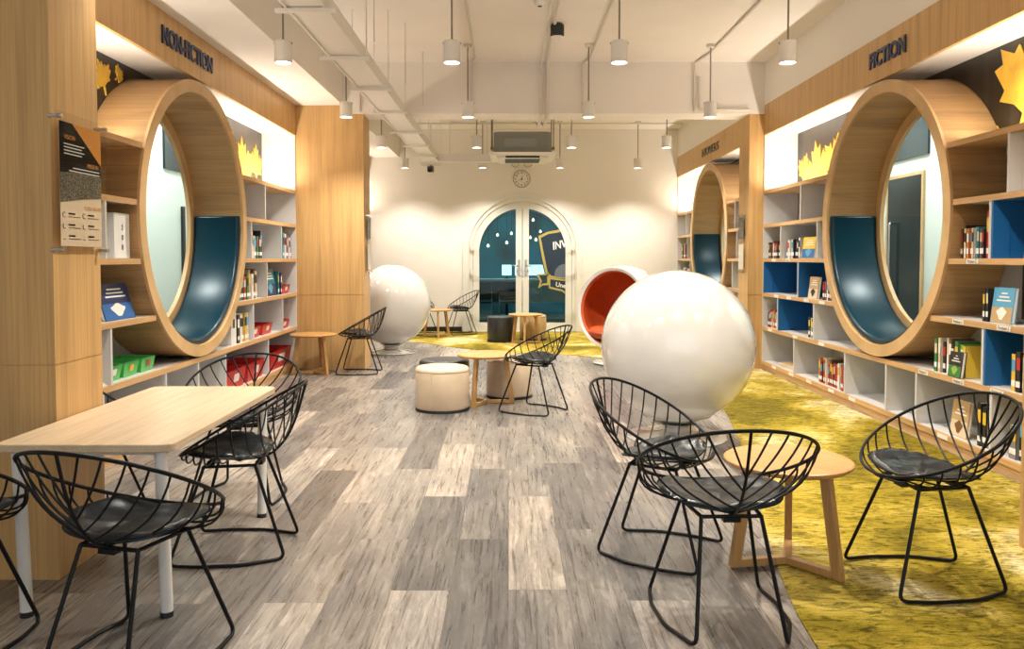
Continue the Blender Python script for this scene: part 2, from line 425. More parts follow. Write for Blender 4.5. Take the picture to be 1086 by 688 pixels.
# emblem sticker on the right pane
def px(u, v): return ((u - 540) / 850 * YB, 1.3 + (274 - v) / 850 * YB)
def zpx(a, b): return px(480 + a / 4.3, 190 + b / 4.3)
E = thing('emblem_sticker', 'navy and gold shield emblem with white letters on right door pane', 'sticker', (0, 0, 0))
M_gold = mat('gold print', (.42, .36, .10), .5); M_nav2 = mat('navy print', (.012, .030, .055), .5); M_wp = mat('white print', (.8, .8, .78), .5); M_gryp = mat('slate print', (.12, .15, .19), .5)
def flat(name, pts, d, m, par):
    mb = MB(); mb.prism([zpx(a, b) for a, b in pts], YB + .039 - d, YB + .0385 - d + .0005, lambda u, v, h: (u, h, v)); return mb.build(name, m, par)
flat('shield_outline', [(385, 255), (430, 235), (494, 222), (508, 250), (520, 285), (526, 320), (526, 538), (500, 520), (438, 503), (436, 455), (420, 430), (403, 360)], .001, M_nav2, E)
flat('shield_border', [(391, 259), (432, 240), (497, 227), (506, 255), (518, 288), (524, 325), (524, 455), (442, 448), (424, 428), (408, 358)], .002, M_gold, E)
flat('shield_field', [(402, 268), (436, 250), (496, 240), (504, 262), (515, 295), (522, 330), (522, 447), (450, 440), (434, 422), (419, 352)], .003, M_nav2, E)
flat('globe', [(522, 388), (505, 386), (485, 395), (470, 412), (465, 432), (468, 445), (522, 450)], .004, M_gryp, E)
flat('ribbon_tail', [(382, 432), (408, 432), (438, 428), (440, 482), (412, 484), (390, 498), (400, 465)], .002, M_gold, E)
flat('ribbon_tail_field', [(394, 438), (412, 438), (432, 436), (432, 474), (410, 476), (400, 484), (408, 464)], .003, M_nav2, E)
flat('ribbon_border', [(438, 448), (524, 458), (524, 532), (500, 512), (440, 498)], .004, M_gold, E)
flat('ribbon_field', [(446, 456), (523, 466), (523, 520), (500, 503), (446, 490)], .005, M_nav2, E)
x, z = zpx(488, 300); text_mesh('lettering', 'INV', .19, M_wp, axes((x, YB + .033, z), (.97, 0, .2), (-.05, 0, 1), (0, -1, 0)), E, .0005, width=.25, offset=.004)
x, z = zpx(494, 484); text_mesh('lettering', 'Une', .11, M_wp, axes((x, YB + .033, z), (.97, 0, -.18), (.1, 0, 1), (0, -1, 0)), E, .0005, width=.18, offset=.002)

# ------------------------------------------------------------------ room beyond the arched door
M_far = mat('far room teal wall', (.06, .20, .24), .6)
mf = M_far; b = mf.node_tree.nodes['Principled BSDF']; tc = N(mf, 'ShaderNodeTexCoord'); nz = N(mf, 'ShaderNodeTexNoise'); nz.inputs['Scale'].default_value = .9; nz.inputs['Detail'].default_value = 1
L(mf, tc.outputs['Object'], nz.inputs['Vector']); L(mf, ramp(mf, nz.outputs['Fac'], [(.35, (.07, .11, .12)), (.5, (.05, .25, .30)), (.62, (.02, .30, .42))]), b.inputs['Base Color'])
mb = MB(); mb.box(-2.4, 3.4, 18.8, 18.9, 0, ZC); struct('wall_beyond', mb, M_far)
mb = MB(); mb.box(-2.5, -2.4, YB + .14, 18.9, 0, ZC); mb.box(3.4, 3.5, YB + .14, 18.9, 0, ZC); struct('wall_beyond_sides', mb, mat('grey green paint', (.25, .32, .32), .6))
mb = MB(); arch_band(mb, 1.0, 1.12, 18.74, 18.8, cx=.3); struct('trim_1', mb, mat('grey trim', (.2, .27, .28), .5))
M_bulb = mat('bulb glow', (1, 1, 1), .4, emis=(1, .72, .42), estr=5)
for i, (x, y, z) in enumerate([(-.25, 17.2, 1.80), (-.05, 16.4, 1.62), (.05, 17.8, 1.85), (-.42, 16.0, 1.55), (.5, 16.8, 2.1), (.52, 15.6, 1.66), (.46, 17.4, 1.75), (.7, 18.0, 1.9)]):
    t = thing('pendant_bulb', 'small warm globe bulb hanging in the room beyond the arched glass door', 'lamp', (x, y, z), group='bulbs beyond the arched door')
    mb = MB(); mb.lathe([(0, -.03), (.018, -.025), (.03, -.006), (.026, .016), (.012, .03), (0, .052)], 14); mb.build('bulb', M_bulb, t)
    mb = MB(); mb.tube([(0, 0, .03), (0, 0, ZC - z)], .004, 5); mb.build('cord', M_black, t)
M_scr = mat('screen glow', (.9, .9, .9), .4, emis=(.85, .97, 1), estr=2.5)
for i, (x, w, lb) in enumerate([(-.05, .22, 'small bright screen on the counter behind the left door pane'), (.19, .16, 'narrow bright screen on the counter behind the door stiles'), (.62, .5, 'widest bright screen on the counter behind the right pane')]):
    t = thing('monitor', lb, 'screen', (x, 16.6, .88))
    mb = MB(); mb.box(-w / 2, w / 2, 0, .03, .06, .30); mb.build('casing', M_black, t)
    mb = MB(); mb.box(-w / 2 + .01, w / 2 - .01, -.004, 0, .07, .29); mb.build('screen', M_scr, t)
    mb = MB(); mb.box(-.06, .06, -.05, .08, 0, .01); mb.box(-.015, .015, .01, .03, .01, .08); mb.build('stand', M_black, t)
t = thing('counter', 'long pale counter with dark kickboard beyond the arched door', 'counter', (.75, 16.6, 0))
mb = MB(); mb.box(-2.4, 1.6, -.3, .35, .83, .88); mb.build('countertop', M_frame, t, bevel=.004)
mb = MB(); mb.box(-.55, 1.55, -.27, .3, .40, .83); mb.build('front_panel', mat('pale panel', (.5, .52, .5), .5), t)
mb = MB(); mb.box(-2.35, -.57, -.2, .3, .40, .83); mb.build('dark_panel', mat('dark panel', (.05, .06, .06), .5), t)
for x in (-2.2, -.8, .6, 1.4):
    mb = MB(); mb.box(x - .03, x + .03, -.2, .25, 0, .4); mb.build('leg', M_black, t)
Dk = mat('dark chair fabric', (.02, .024, .025), .7)
for i, x in enumerate((-.55, .02)):
    t = thing('side_chair', ['dark side chair at the counter nearest the door hinge side', 'dark side chair at the counter nearest the door handles'][i], 'chair', (x, 15.7, 0))
    mb = MB(); mb.box(-.22, .22, -.2, .2, .43, .47); mb.build('seat', Dk, t, bevel=.01)
    mb = MB(); mb.box(-.21, .21, -.22, -.19, .52, .85); mb.build('backrest', Dk, t, bevel=.01)
    for a in (-1, 1):
        for b_ in (-1, 1):
            mb = MB(); mb.tube([(a * .2, b_ * .19, .44 if b_ > 0 else .8), (a * .23, b_ * .22, 0)], .011, 6); mb.build('leg', M_chrome, t)
t = thing('ceiling_panel_light', 'flat bright ceiling light panel beyond the arched door', 'lamp', (.3, 16.4, ZC))
mb = MB(); mb.box(-1.5, 1.5, -.15, .15, -.06, -.02); mb.build('casing', M_lamp, t)
mb = MB(); mb.box(-1.46, 1.46, -.13, .13, -.064, -.06); mb.build('diffuser', mat('panel glow', (1, 1, 1), .5, emis=(.9, 1, 1), estr=7), t)
area('far_room_light', (0, 0, -.08), 2.8, .25, 70, (.9, 1, 1), (0, 0, 0), t)

# ------------------------------------------------------------------ bookcases and reading nooks
def maple(cx, cz, s, rot):
    P = [(0, 1), (.12, .72), (.3, .8), (.26, .42), (.5, .62), (.56, .48), (.92, .5), (.78, .3), (.95, .18), (.6, -.05), (.66, -.22), (.3, -.2), (.06, -.28), (.05, -.75), (-.05, -.75), (-.06, -.28), (-.3, -.2), (-.66, -.22), (-.6, -.05), (-.95, .18), (-.78, .3), (-.92, .5), (-.56, .48), (-.5, .62), (-.26, .42), (-.3, .8), (-.12, .72)]
    c, n = math.cos(rot), math.sin(rot)
    return [(cx + s * (x * c - z * n), cz + s * (x * n + z * c)) for x, z in P]
M_mural = wood('dark mural print', (.022, .016, .011), (1.5, 6, .5), dark=.5, light=2.2, rough=.3)
M_leaf = vary(mat('golden leaf print', (.62, .36, .04), .4), (.62, .36, .04), .25, (4, 4, 4))
def bookcase(side, W, ya, yb, yc, divs, blues, where, lbl, nearlabels=(), leaves=()):
    T = thing('bookcase', lbl, 'bookcase', (side * W, yc, 0))
    X = lambda d: side * d
    fn = lambda a, b, h: (X(h), a - yc, b)
    def B(name, d0, d1, y0, y1, z0, z1, m, bevel=0, par=T):
        mb = MB(); mb.box(X(d0), X(d1), y0 - yc, y1 - yc, z0, z1); return mb.build(name, m, par, bevel=bevel)
    B('plinth', .012, .39, ya, yb, 0, LEV[0] - .035, M_oakH)
    # shelf boards: cut where the round nook passes
    for i, z in enumerate(LEV):
        segs = [(ya + .02, yb - .02)]
        if i not in (0,):
            dz = min(abs(z - RC), abs(z - .038 - RC)); h = (RO + .004) ** 2 - dz ** 2
            if h > 0:
                c = math.sqrt(h) + .003; segs = [(ya + .02, yc - c), (yc + c, yb - .02)]
        for y0, y1 in segs:
            mb = MB(); mb.box(X(.022), X(.395), y0 - yc, y1 - yc, z - .032, z, 0 if i < 5 else 1); mb.box(X(0), X(.022), y0 - yc, y1 - yc, z - .038, z, 1)
            mb.build('shelf', [M_sheet, M_oakH], T)
    for (row, y) in divs:
        z0, z1 = LEV[row], LEV[row + 1] - .033
        mb = MB(); mb.box(X(.004), X(.395), y - .011 - yc, y + .011 - yc, z0, z1); mb.build('divider', M_sheet, T)
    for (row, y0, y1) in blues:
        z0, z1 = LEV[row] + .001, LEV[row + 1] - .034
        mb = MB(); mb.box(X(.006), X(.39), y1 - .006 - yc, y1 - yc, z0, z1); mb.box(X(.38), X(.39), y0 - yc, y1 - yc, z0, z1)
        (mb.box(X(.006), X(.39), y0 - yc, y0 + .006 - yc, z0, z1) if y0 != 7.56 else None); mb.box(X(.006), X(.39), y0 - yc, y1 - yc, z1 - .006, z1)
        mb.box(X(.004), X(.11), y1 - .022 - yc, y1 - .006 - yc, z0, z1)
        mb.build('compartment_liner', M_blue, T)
    # back panels with the round cut-out, end panels
    mb = MB(); wall_hole(mb, fn, ya - yc + yc, yb, .06, LEV[5] - .03 if 0 else 2.10, yc, RC, RO + .002, .396, .404) if False else None
    def backp(z0, z1, m, name):
        ha = lambda z: math.sqrt(max(0, (RO + .009) ** 2 - (z - RC) ** 2))
        mb = MB(); n = 26
        for k in range(n):
            p, q = z0 + (z1 - z0) * k / n, z0 + (z1 - z0) * (k + 1) / n
            for s_, ye in ((-1, ya), (1, yb)):
                vs = [(X(.396), ye - yc, p), (X(.396), ye - yc, q), (X(.396), s_ * ha(q), q), (X(.396), s_ * ha(p), p)]
                vs += [(X(.403), a[1], a[2]) for a in vs]
                mb.add(vs, [(0, 1, 2, 3), (7, 6, 5, 4), (0, 4, 5, 1), (3, 2, 6, 7)])
        return mb.build(name, m, T)
    backp(LEV[0], LEV[5] - .02, M_grey, 'back_panel')
    if where == 'fiction':
        for row, y0, y1 in ((2, 3.62, 5.24), (1, 5.035, 5.54)):
            B('dark_backing', .386, .394, y0, y1, LEV[row] + .001, LEV[row + 1] - .04, M_black)
    for y0, y1 in ((ya, ya + .018), (yb - .018, yb)):
        mb = MB(); mb.box(X(.004), X(.395), y0 - yc, y1 - yc, .06, LEV[5]); mb.box(X(.004), X(.395), y0 - yc, y1 - yc, LEV[5], 2.76, 1); mb.build('end_panel', [M_sheet, M_white], T)
    mb = MB(); mb.box(X(-.002), X(.03), ya - yc, yb - yc, ZF0, ZF1 - .001); mb.build('fascia', M_oakV, T)
    mb = MB(); mb.box(X(.03), X(.40), ya - yc, yb - yc, ZF0 + .02, ZF0 + .05); mb.build('soffit', M_white, T)
    for (txt, y, z) in nearlabels:
        mb = MB(); mb.box(X(-.003), X(-.0005), y - .065 - yc, y + .065 - yc, z - .034, z - .004); lb = mb.build('shelf_label', M_paper, T)
        if txt:
            ax = (0, -1, 0) if side > 0 else (0, 1, 0)
            text_mesh('lettering', txt, .030, M_black, axes((X(-.0042), y - yc, z - .019), ax, (0, 0, 1), (-side, 0, 0)), lb, .0003, width=.10)
    # mural in the niche above
    Mu = thing('mural_panel', 'dark panel printed with golden leaves, in the lit niche above the %s shelves' % where, 'mural', (side * (W + .38), yc, 0))
    h = math.sqrt(max(0, (RO + .004) ** 2 - (LEV[5] - RC) ** 2)) + .0
    mb = MB(); n = 30
    for s_, ye in ((-1, ya + .02), (1, yb - .02)):
        for k in range(n):
            zz = [LEV[5] + (2.749 - LEV[5]) * j / n for j in (k, k + 1)]
            hh = [math.sqrt(max(0, (RO + .008) ** 2 - (q - RC) ** 2)) for q in zz]
            vs = [(X(.008), ye - yc, zz[0]), (X(.008), ye - yc, zz[1]), (X(.008), s_ * hh[1], zz[1]), (X(.008), s_ * hh[0], zz[0])]
            vs += [(X(.014), a[1], a[2]) for a in vs]
            mb.add(vs, [(0, 1, 2, 3), (7, 6, 5, 4), (0, 4, 5, 1), (3, 2, 6, 7)])
    mb.build('backboard', M_mural, Mu)
    for li, (y, z, s_, r) in enumerate(leaves):
        P = []
        for a, b_ in maple(y, z, s_, r):
            b_ = min(max(b_, LEV[5] + .005), 2.745); a = min(max(a, ya + .03), yb - .03)
            if b_ < RC + RO + .02:
                hh = math.sqrt((RO + .02) ** 2 - (b_ - RC) ** 2)
                if abs(a - yc) < hh: a = yc + hh * (1 if y > yc else -1)
            P.append((a, b_))
        mb = MB(); mb.prism([(a - yc, b_) for a, b_ in P], .002 - .0007 * li, .0075, lambda u, v, h: (X(h), u, v)); mb.build('leaf_motif', M_leaf, Mu)
    # added uplight on the top shelf to brighten the niche, and small recessed spots
    for s_, y0, y1 in ((0, ya + .1, yc - 1.05), (1, yc + 1.05, yb - .1)):
        if y1 - y0 < .3: continue
        t = thing('added_fill_strip', 'added slim fill light on top of the %s shelves, %s of the round nook' % (where, ['this side', 'far side'][s_]), 'lamp', (side * (W + .16), (y0 + y1) / 2, LEV[5] + .001))
        mb = MB(); mb.box(-.02, .02, -(y1 - y0) / 2, (y1 - y0) / 2, 0, .015); mb.build('housing', M_lamp, t)
        area('added_fill_light', (0, 0, .02), .03, y1 - y0, FILL_STRIP * (y1 - y0), WARM2, (PI, 0, 0), t)
    k = 0
    n = 6 if yb - ya > 5 else 4
    for i in range(n):
        y = ya + .45 + (yb - ya - .9) * i / (n - 1)
        if abs(y - yc) < .75: continue
        k += 1
        t = thing('downlight', 'small recessed downlight in the niche ceiling above the %s shelves, number %s from this end' % (where, ['one', 'two', 'three', 'four', 'five', 'six'][k - 1]), 'lamp', (side * (W + .18), y, ZF0 + .02), group='niche downlights')
        t['label'] = '%s recessed downlight from this end, in the niche above the %s shelves' % (['first', 'second', 'third', 'fourth', 'fifth', 'sixth'][k - 1], where)
        mb = MB(); mb.lathe([(.036, -.001), (.036, -.006), (.052, -.004), (.052, 0), (.036, 0)], 24, closed=True); mb.build('bezel', M_lamp, t)
        mb = MB(); mb.lathe([(0, -.003), (.035, -.003)], 20); mb.build('lens', M_glow, t)
        spot('downlight_beam', (0, 0, -.01), NICHE, WARM2, 130, .8, .03, t)
    # ---- round reading nook
    R = thing('reading_nook', {'fiction': 'round oak reading nook with teal cushion in the fiction bookcase', 'non-fiction': 'round oak reading nook with teal cushion in the non-fiction bookcase', 'far': 'round oak reading nook in the bookcase past the right column', 'hidden': 'round oak reading nook behind the wide left column'}[where], 'nook', (side * W, yc, RC))
    Mx = axes((0, 0, 0), (0, 1, 0), (0, 0, 1), (side, 0, 0))
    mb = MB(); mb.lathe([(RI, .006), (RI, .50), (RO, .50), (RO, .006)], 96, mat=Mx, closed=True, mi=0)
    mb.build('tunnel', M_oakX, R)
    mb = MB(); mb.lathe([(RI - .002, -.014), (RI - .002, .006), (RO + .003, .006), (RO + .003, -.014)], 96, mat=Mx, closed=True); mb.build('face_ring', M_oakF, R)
    mb = MB(); mb.lathe([(.905, .44), (.905, .475), (RI - .002, .475), (RI - .002, .44)], 96, mat=Mx, closed=True); mb.build('window_trim', M_oakF, R)
    mb = MB(); mb.lathe([(0, .455), (.904, .455)], 96, mat=Mx); mb.build('pane', M_glass, R)
    # cushion, lower half of the tunnel
    mb = MB(); r1 = RI - .003; r0 = RI - .055; d0, d1 = .012, .432; q = .03
    prof = [(r1, d0), (r1, d1)]
    prof += [(r0 + q * (1 - math.sin(a)), d1 - q * (1 - math.cos(a))) for a in [PI / 2 * i / 4 for i in range(5)]]
    prof += [(r0 + q * (1 - math.cos(a)), d0 + q * (1 - math.sin(a))) for a in [PI / 2 * i / 4 for i in range(5)]]
    def cush(amin, amax, shr):
        pass
    mb.lathe(prof, 72, mat=Mx, closed=True, a0=PI - .085, a1=2 * PI + .085); mb.build('cushion', M_teal, R, bevel=.014)
    return T
FILL_STRIP = 11; NICHE = 16
dF = [(4, 8.215), (4, 4.80), (3, 8.80), (3, 7.76), (3, 4.97), (2, 8.26), (1, 8.87), (1, 7.82), (1, 5.02), (0, 8.35), (0, 7.08), (0, 6.30), (0, 5.83), (0, 4.92), (0, 4.2)]
dF = [(r, 12.96 - y if False else y) for r, y in dF]
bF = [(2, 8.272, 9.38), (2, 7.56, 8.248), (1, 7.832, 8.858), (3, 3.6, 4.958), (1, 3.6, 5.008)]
labs = [('Fiction C', 5.14, 1.30), ('Fiction I', 5.29, .90), ('Fiction J', 4.80, .90), ('Fiction F', 5.72, .505), ('Fiction G', 5.27, .505), ('Fiction K', 4.85, .505),
        ('Fiction', 8.55, 1.30), ('', 9.0, 1.30), ('', 8.9, .90), ('', 8.5, .90), ('', 8.0, .90), ('', 7.6, .90), ('', 9.1, .505), ('', 8.3, .505), ('', 7.6, .505), ('', 8.95, .10), ('', 8.4, .10), ('', 7.9, .10), ('', 7.35, .10), ('', 6.9, .10), ('', 5.45, .10)]
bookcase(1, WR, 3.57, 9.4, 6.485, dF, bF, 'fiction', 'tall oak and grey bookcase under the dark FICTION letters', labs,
         [(9.15, 2.26, .24, .3), (8.75, 2.18, .42, -.2), (8.3, 2.26, .34, .25), (7.85, 2.2, .3, 0), (5.2, 2.36, .46, .35), (5.62, 2.12, .10, -.4), (4.3, 2.3, .4, -.4)])
dN = [(4, 8.23), (3, 8.80), (3, 7.78), (3, 4.97), (2, 8.26), (1, 8.82), (1, 7.81), (1, 5.01), (0, 8.28), (0, 7.03), (0, 6.41), (0, 5.80), (0, 4.9), (0, 4.2)]
bookcase(-1, WL, 3.57, 9.4, 6.485, dN, [], 'non-fiction', 'tall oak and grey bookcase under the dark NON-FICTION letters', (),
         [(9.15, 2.32, .28, 0), (8.7, 2.22, .40, .1), (8.3, 2.22, .42, -.2), (7.8, 2.2, .3, .2), (5.72, 2.56, .15, .5), (5.38, 2.36, .24, -.5), (5.95, 2.64, .08, -.9), (4.6, 2.3, .3, .1)])
d2 = [(4, 13.5), (4, 10.6), (3, 13.4), (3, 10.5), (2, 13.2), (2, 10.7), (1, 13.3), (1, 10.6), (0, 13.2), (0, 12.4), (0, 11.5), (0, 10.7)]
bookcase(1, WR, 9.8, YB, 12.0, d2, [], 'far', 'oak bookcase between the right column and the back wall', (), [(13.7, 2.28, .36, .2), (13.3, 2.3, .3, -.3), (10.4, 2.3, .3, .2)])
bookcase(-1, WL, 9.8, YB, 12.0, d2, [], 'hidden', 'oak bookcase tucked behind the wide left column', (), [(13.6, 2.3, .3, .1)])

tag(text_mesh('sign_lettering', 'NON-FICTION', .175, M_navy, axes((-WL + .0095, 6.28, 2.90), (0, 1, 0), (0, 0, 1), (1, 0, 0)), None, .006, width=.97, offset=.005), 'dark letters NON-FICTION on the oak fascia above the left bookcase', 'sign')
tag(text_mesh('sign_lettering', 'FICTION', .175, M_navy, axes((WR - .0095, 6.35, 2.90), (0, -1, 0), (0, 0, 1), (-1, 0, 0)), None, .006, width=.60, offset=.005), 'dark letters FICTION on the oak fascia above the right bookcase', 'sign')
tag(text_mesh('sign_lettering', 'NOVELS', .17, M_bronze, axes((WR - .0095, 11.9, 2.90), (0, -1, 0), (0, 0, 1), (-1, 0, 0)), None, .006, width=.95, offset=.002), 'small dull letters on the oak fascia past the right column', 'sign')

# ------------------------------------------------------------------ corridors seen through the round windows
for side, W, XW, nm in ((1, WR, 4.9, 'right'), (-1, WL, -4.3, 'left')):
    x0 = side * (W + .5)
    mb = MB(); mb.box(XW, XW + side * .1, 2, 15, 0, ZC); struct('wall_%s_corridor' % nm, mb, M_mint)
    mb = MB(); mb.box(x0, XW, 1.9, 2.0, 0, ZC); mb.box(x0, XW, 15.0, 15.1, 0, ZC); struct('wall_%s_corridor_ends' % nm, mb, M_mint)
    for i, y in enumerate((6.5, 9.5, 12.5)):  # added fill lamps so the corridor reads bright through the round windows
        t = thing('corridor_fill_light', ['nearest', 'middle', 'farthest'][i] + ' added square fill light in the corridor behind the %s bookcase' % ('fiction' if side > 0 else 'non-fiction'), 'lamp', ((x0 + XW) / 2, y, ZC))
        mb = MB(); mb.box(-.32, .32, -.32, .32, -.05, 0); mb.build('casing', M_lamp, t)
        mb = MB(); mb.box(-.29, .29, -.29, .29, -.053, -.05); mb.build('diffuser', mat('corridor glow', (1, 1, 1), .5, emis=(.92, 1, .98), estr=2), t)
        area('corridor_fill_area', (0, 0, -.06), .56, .56, 50, (.90, 1, .98), (0, 0, 0), t)
# right corridor door and transom
d2_ = empty('door_2', (4.9, 9.93, 0)); d2_['kind'] = 'structure'
mb = MB(); mb.box(-.005, -.026, -.418, .418, .02, 2.298); mb.build('door_leaf', M_darkglass, d2_)
mb = MB(); mb.box(-.001, -.03, -.46, -.42, 0, 2.34); mb.box(-.001, -.03, .42, .46, 0, 2.34); mb.box(-.001, -.03, -.42, .42, 2.30, 2.34); mb.build('door_frame', M_oakF, d2_)
mb = MB(); mb.tube(rounded([(-.026, .25, .75), (-.08, .25, .75), (-.08, .25, 1.75), (-.026, .25, 1.75)], .02), .016, 8); mb.build('handle', M_chrome, d2_)
w = empty('window_1', (4.9, 9.8, 0)); w['kind'] = 'structure'
mb = MB(); mb.box(-.01, -.03, -.42, .55, 2.52, 2.98); mb.build('pane', M_darkglass, w)
w = empty('window_2', (-4.3, 10.5, 0)); w['kind'] = 'structure'
mb = MB(); mb.box(.001, .03, -.5, .6, 2.42, 3.0); mb.build('pane', M_darkglass, w)
mb = MB(); mb.box(-4.299, -4.27, 10.52, 10.60, .0, 1.98); o = mb.build('trim_2', M_black); o['kind'] = 'structure'

# ------------------------------------------------------------------ pendant lamps
P_E = 88
t = thing('pendant_lamp', '', 'lamp', (0, 0, 0))
mb = MB(); mb.lathe([(0, .165), (.058, .165), (.065, .158), (.065, .0), (.060, 0), (.060, .02), (.0, .022)], 32)
mb.build('housing', M_lamp, t)
mb = MB(); mb.lathe([(0, .010), (.058, .010)], 28); mb.build('lens', M_glow, t)
mb = MB(); mb.tube([(0, 0, .165), (0, 0, .765)], .0075, 8); mb.build('rod', mat('rod steel', (.22, .18, .14), .4), t)
mb = MB(); mb.lathe([(0, .77), (.045, .77), (.045, .74), (.0, .735)], 20); mb.build('ceiling_box', M_pipe, t)
for a in range(3):
    pass
for q in (-1, 1):
    mb = MB(); mb.tube([(q * .05, 0, .15), (q * .068, 0, .15)], .008, 8); mb.build('screw', M_black, t)
proto = t; first = True
rows = [(3.85, 'row just above the viewer'), (6.22, 'nearest visible row'), (8.6, 'second visible row'), (10.95, 'third row, past the beam'), (13.4, 'farthest row by the back wall')]
ordn = ['first', 'second', 'third', 'fourth', 'fifth', 'sixth', 'seventh', 'eighth', 'ninth', 'tenth', 'eleventh', 'twelfth', 'thirteenth', 'fourteenth', 'fifteenth', 'sixteenth']
for ri, (y, rn) in enumerate(rows):
    for ci, x in enumerate((-1.735, -.44, .845, 2.14)):
        o = proto if first else copy_tree(proto); first = False
        o.location = (x, y, ZC - .77)
        tag(o, 'white cylinder pendant lamp, %s from the left in the %s' % (ordn[ci], rn), 'lamp', 'white cylinder pendant lamps')
        spot('pendant_beam', (0, 0, -.005), P_E * (.62 if ri == 4 else 1.05), WARM, 125, .7, .055, o)
# conduits and ceiling services
def pipe(label, pts, r=.012, m=M_pipe):
    mb = MB(); mb.tube(rounded(pts, .04) if len(pts) > 2 else pts, r, 8); return tag(mb.build('conduit_pipe', m), label, 'pipe')
zc = ZC - .015
names = ['far left', 'centre left', 'centre right', 'far right']
for x, nme in zip((-1.67, -.38, .91, 2.205), names):
    pipe('painted conduit feeding the %s line of pendant lamps, bent down the beam' % nme, [(x, 3.0, zc), (x, 9.1 if x < 2 else 8.9, zc), (x - .06, 9.36, zc), (x - .06, 9.36, 3.0)])
for i, x in enumerate((.37, .44)):
    pipe('%s of the paired conduits crossing the ceiling to the air conditioner' % ['left', 'right'][i], [(x, 3.0, zc), (x, 9.355, zc), (x, 9.355, 2.965), (x, 10.2, 2.965), (x, 11.3, 3.2)], .016)
pipe('thin conduit running across the ceiling above the farthest lamps', [(-1.9, 13.45, zc - .01), (2.9, 13.45, zc - .01)], .012)
pipe('dark horizontal pipe above the air conditioner', [(-.9, 11.0, 3.28), (1.1, 11.0, 3.28), (1.1, 11.0, ZC - .01)], .014, mat('aged pipe', (.16, .12, .07), .5))
pipe('short conduit along the beam foot beside the right column', [(2.20, 9.35, 3.40), (2.20, 9.35, 3.02), (2.78, 9.35, 3.02)], .014)
for i, (x, y) in enumerate([(-1.05, 6.3), (-1.0, 7.8), (-.95, 8.9)]):
    pipe('%s thin rod hanging beside the white cable tray' % ['nearest', 'middle', 'farthest'][i], [(x, y, ZC), (x, y, 2.98)], .005)
t = thing('cable_tray', 'long white covered cable tray hanging under the ceiling', 'cable tray', (-1.27, 8.0, 2.87))
mb = MB(); mb.box(.115, .13, -5, 5.1, -.012, .10); mb.box(-.13, -.115, -5, 5.1, -.012, .10); mb.build('side_rail', M_lamp, t)
ys = [3.0, 3.9, 5.07, 6.27, 7.41, 8.6, 9.92, 11.1, 12.2, 13.1]
for a, b_ in zip(ys[:-1], ys[1:]):
    mb = MB(); mb.box(-.114, .114, a - 8 + .012, b_ - 8 - .012, 0, .03); mb.build('cover_panel', M_lamp, t)
for a in ys[1:]:
    mb = MB(); mb.box(-.19, .19, a - 8 - .018, a - 8 + .018, -.035, -.013); mb.tube([(-.165, a - 8, -.03), (-.165, a - 8, .70 if not 9.3 < a < 9.9 else .1)], .005, 6); mb.tube([(.165, a - 8, -.03), (.165, a - 8, .70)], .005, 6)
    mb.build('hanger', M_lamp, t)
t = thing('duct_trunking', 'white horizontal trunking running from the cable tray end towards the air conditioner', 'duct', (-.75, 12.9, 2.84))
mb = MB(); mb.box(-.38, .55, -.07, .07, 0, .12); mb.build('casing', M_lamp, t, bevel=.005)
mb = MB(); mb.tube([(-.2, 0, .12), (-.2, 0, .73)], .006, 6); mb.tube([(.4, 0, .12), (.4, 0, .73)], .006, 6); mb.build('hanger', M_pipe, t)

# air conditioner cassette
t = thing('air_conditioner', 'grey ceiling cassette air conditioner hung on rods above the arched door', 'air conditioner', (.19, 11.75, 2.72))
ch = .07
P = [(-.41 + ch, -.41), (.41 - ch, -.41), (.41, -.41 + ch), (.41, .41 - ch), (.41 - ch, .41), (-.41 + ch, .41), (-.41, .41 - ch), (-.41, -.41 + ch)]
mb = MB(); mb.prism(P, .075, .36, lambda u, v, h: (u, v, h)); mb.build('casing', M_steelg, t)
mb = MB(); mb.box(-.26, .2, -.42, -.41, .15, .27); mb.box(-.22, .16, -.426, -.42, .17, .25); mb.build('side_cover', mat('embossed casing', (.25, .26, .23), .5), t, bevel=.004)
mb = MB(); mb.prism([(-.475, -.475), (.475, -.475), (.475, .475), (-.475, .475)], .03, .07, lambda u, v, h: (u * (1 if h > .05 else .93), v * (1 if h > .05 else .93), h)); mb.box(-.36, .36, -.36, .36, 0, .03); mb.build('grille_panel', M_lamp, t, bevel=.006)
mb = MB(); mb.box(-.24, .24, -.365, -.355, .001, .028); mb.box(-.25, .25, -.25, .25, -.003, 0); mb.build('intake_grille', M_black, t)
for sx_ in (-1, 1):
    mb = MB()
    mb.tube([(sx_ * .44, -.30, .14), (sx_ * .44, -.30, .85)], .008, 6); mb.tube([(sx_ * .44, .30, .14), (sx_ * .44, .30, .85)], .008, 6); mb.box(sx_ * .405, sx_ * .455, -.33, -.27, .12, .16)
    mb.build('hanging_rod', mat('rod metal', (.2, .17, .1), .4), t)
# black ceiling speaker, smoke detector
t = thing('ceiling_speaker', 'small black cylinder fixed to the ceiling by the paired conduits', 'speaker', (.465, 7.85, ZC))
mb = MB(); mb.lathe([(0, -.13), (.06, -.13), (.067, -.12), (.067, -.02), (.05, 0), (0, 0)], 28); mb.build('housing', M_black, t)
mb = MB(); mb.lathe([(0, -.145), (.045, -.145), (.066, -.13), (.062, -.125)], 28); mb.build('rim', M_lamp, t)
t = thing('smoke_detector', 'small white dome detector on the ceiling above the paired conduits', 'detector', (.27, 7.15, ZC))
mb = MB(); mb.lathe([(0, -.05), (.03, -.05), (.045, -.03), (.055, -.02), (.055, 0), (0, 0)], 24); mb.build('dome', M_lamp, t)
mb = MB(); mb.lathe([(0, -.054), (.018, -.054), (.024, -.045)], 16); mb.build('sensor', M_black, t)
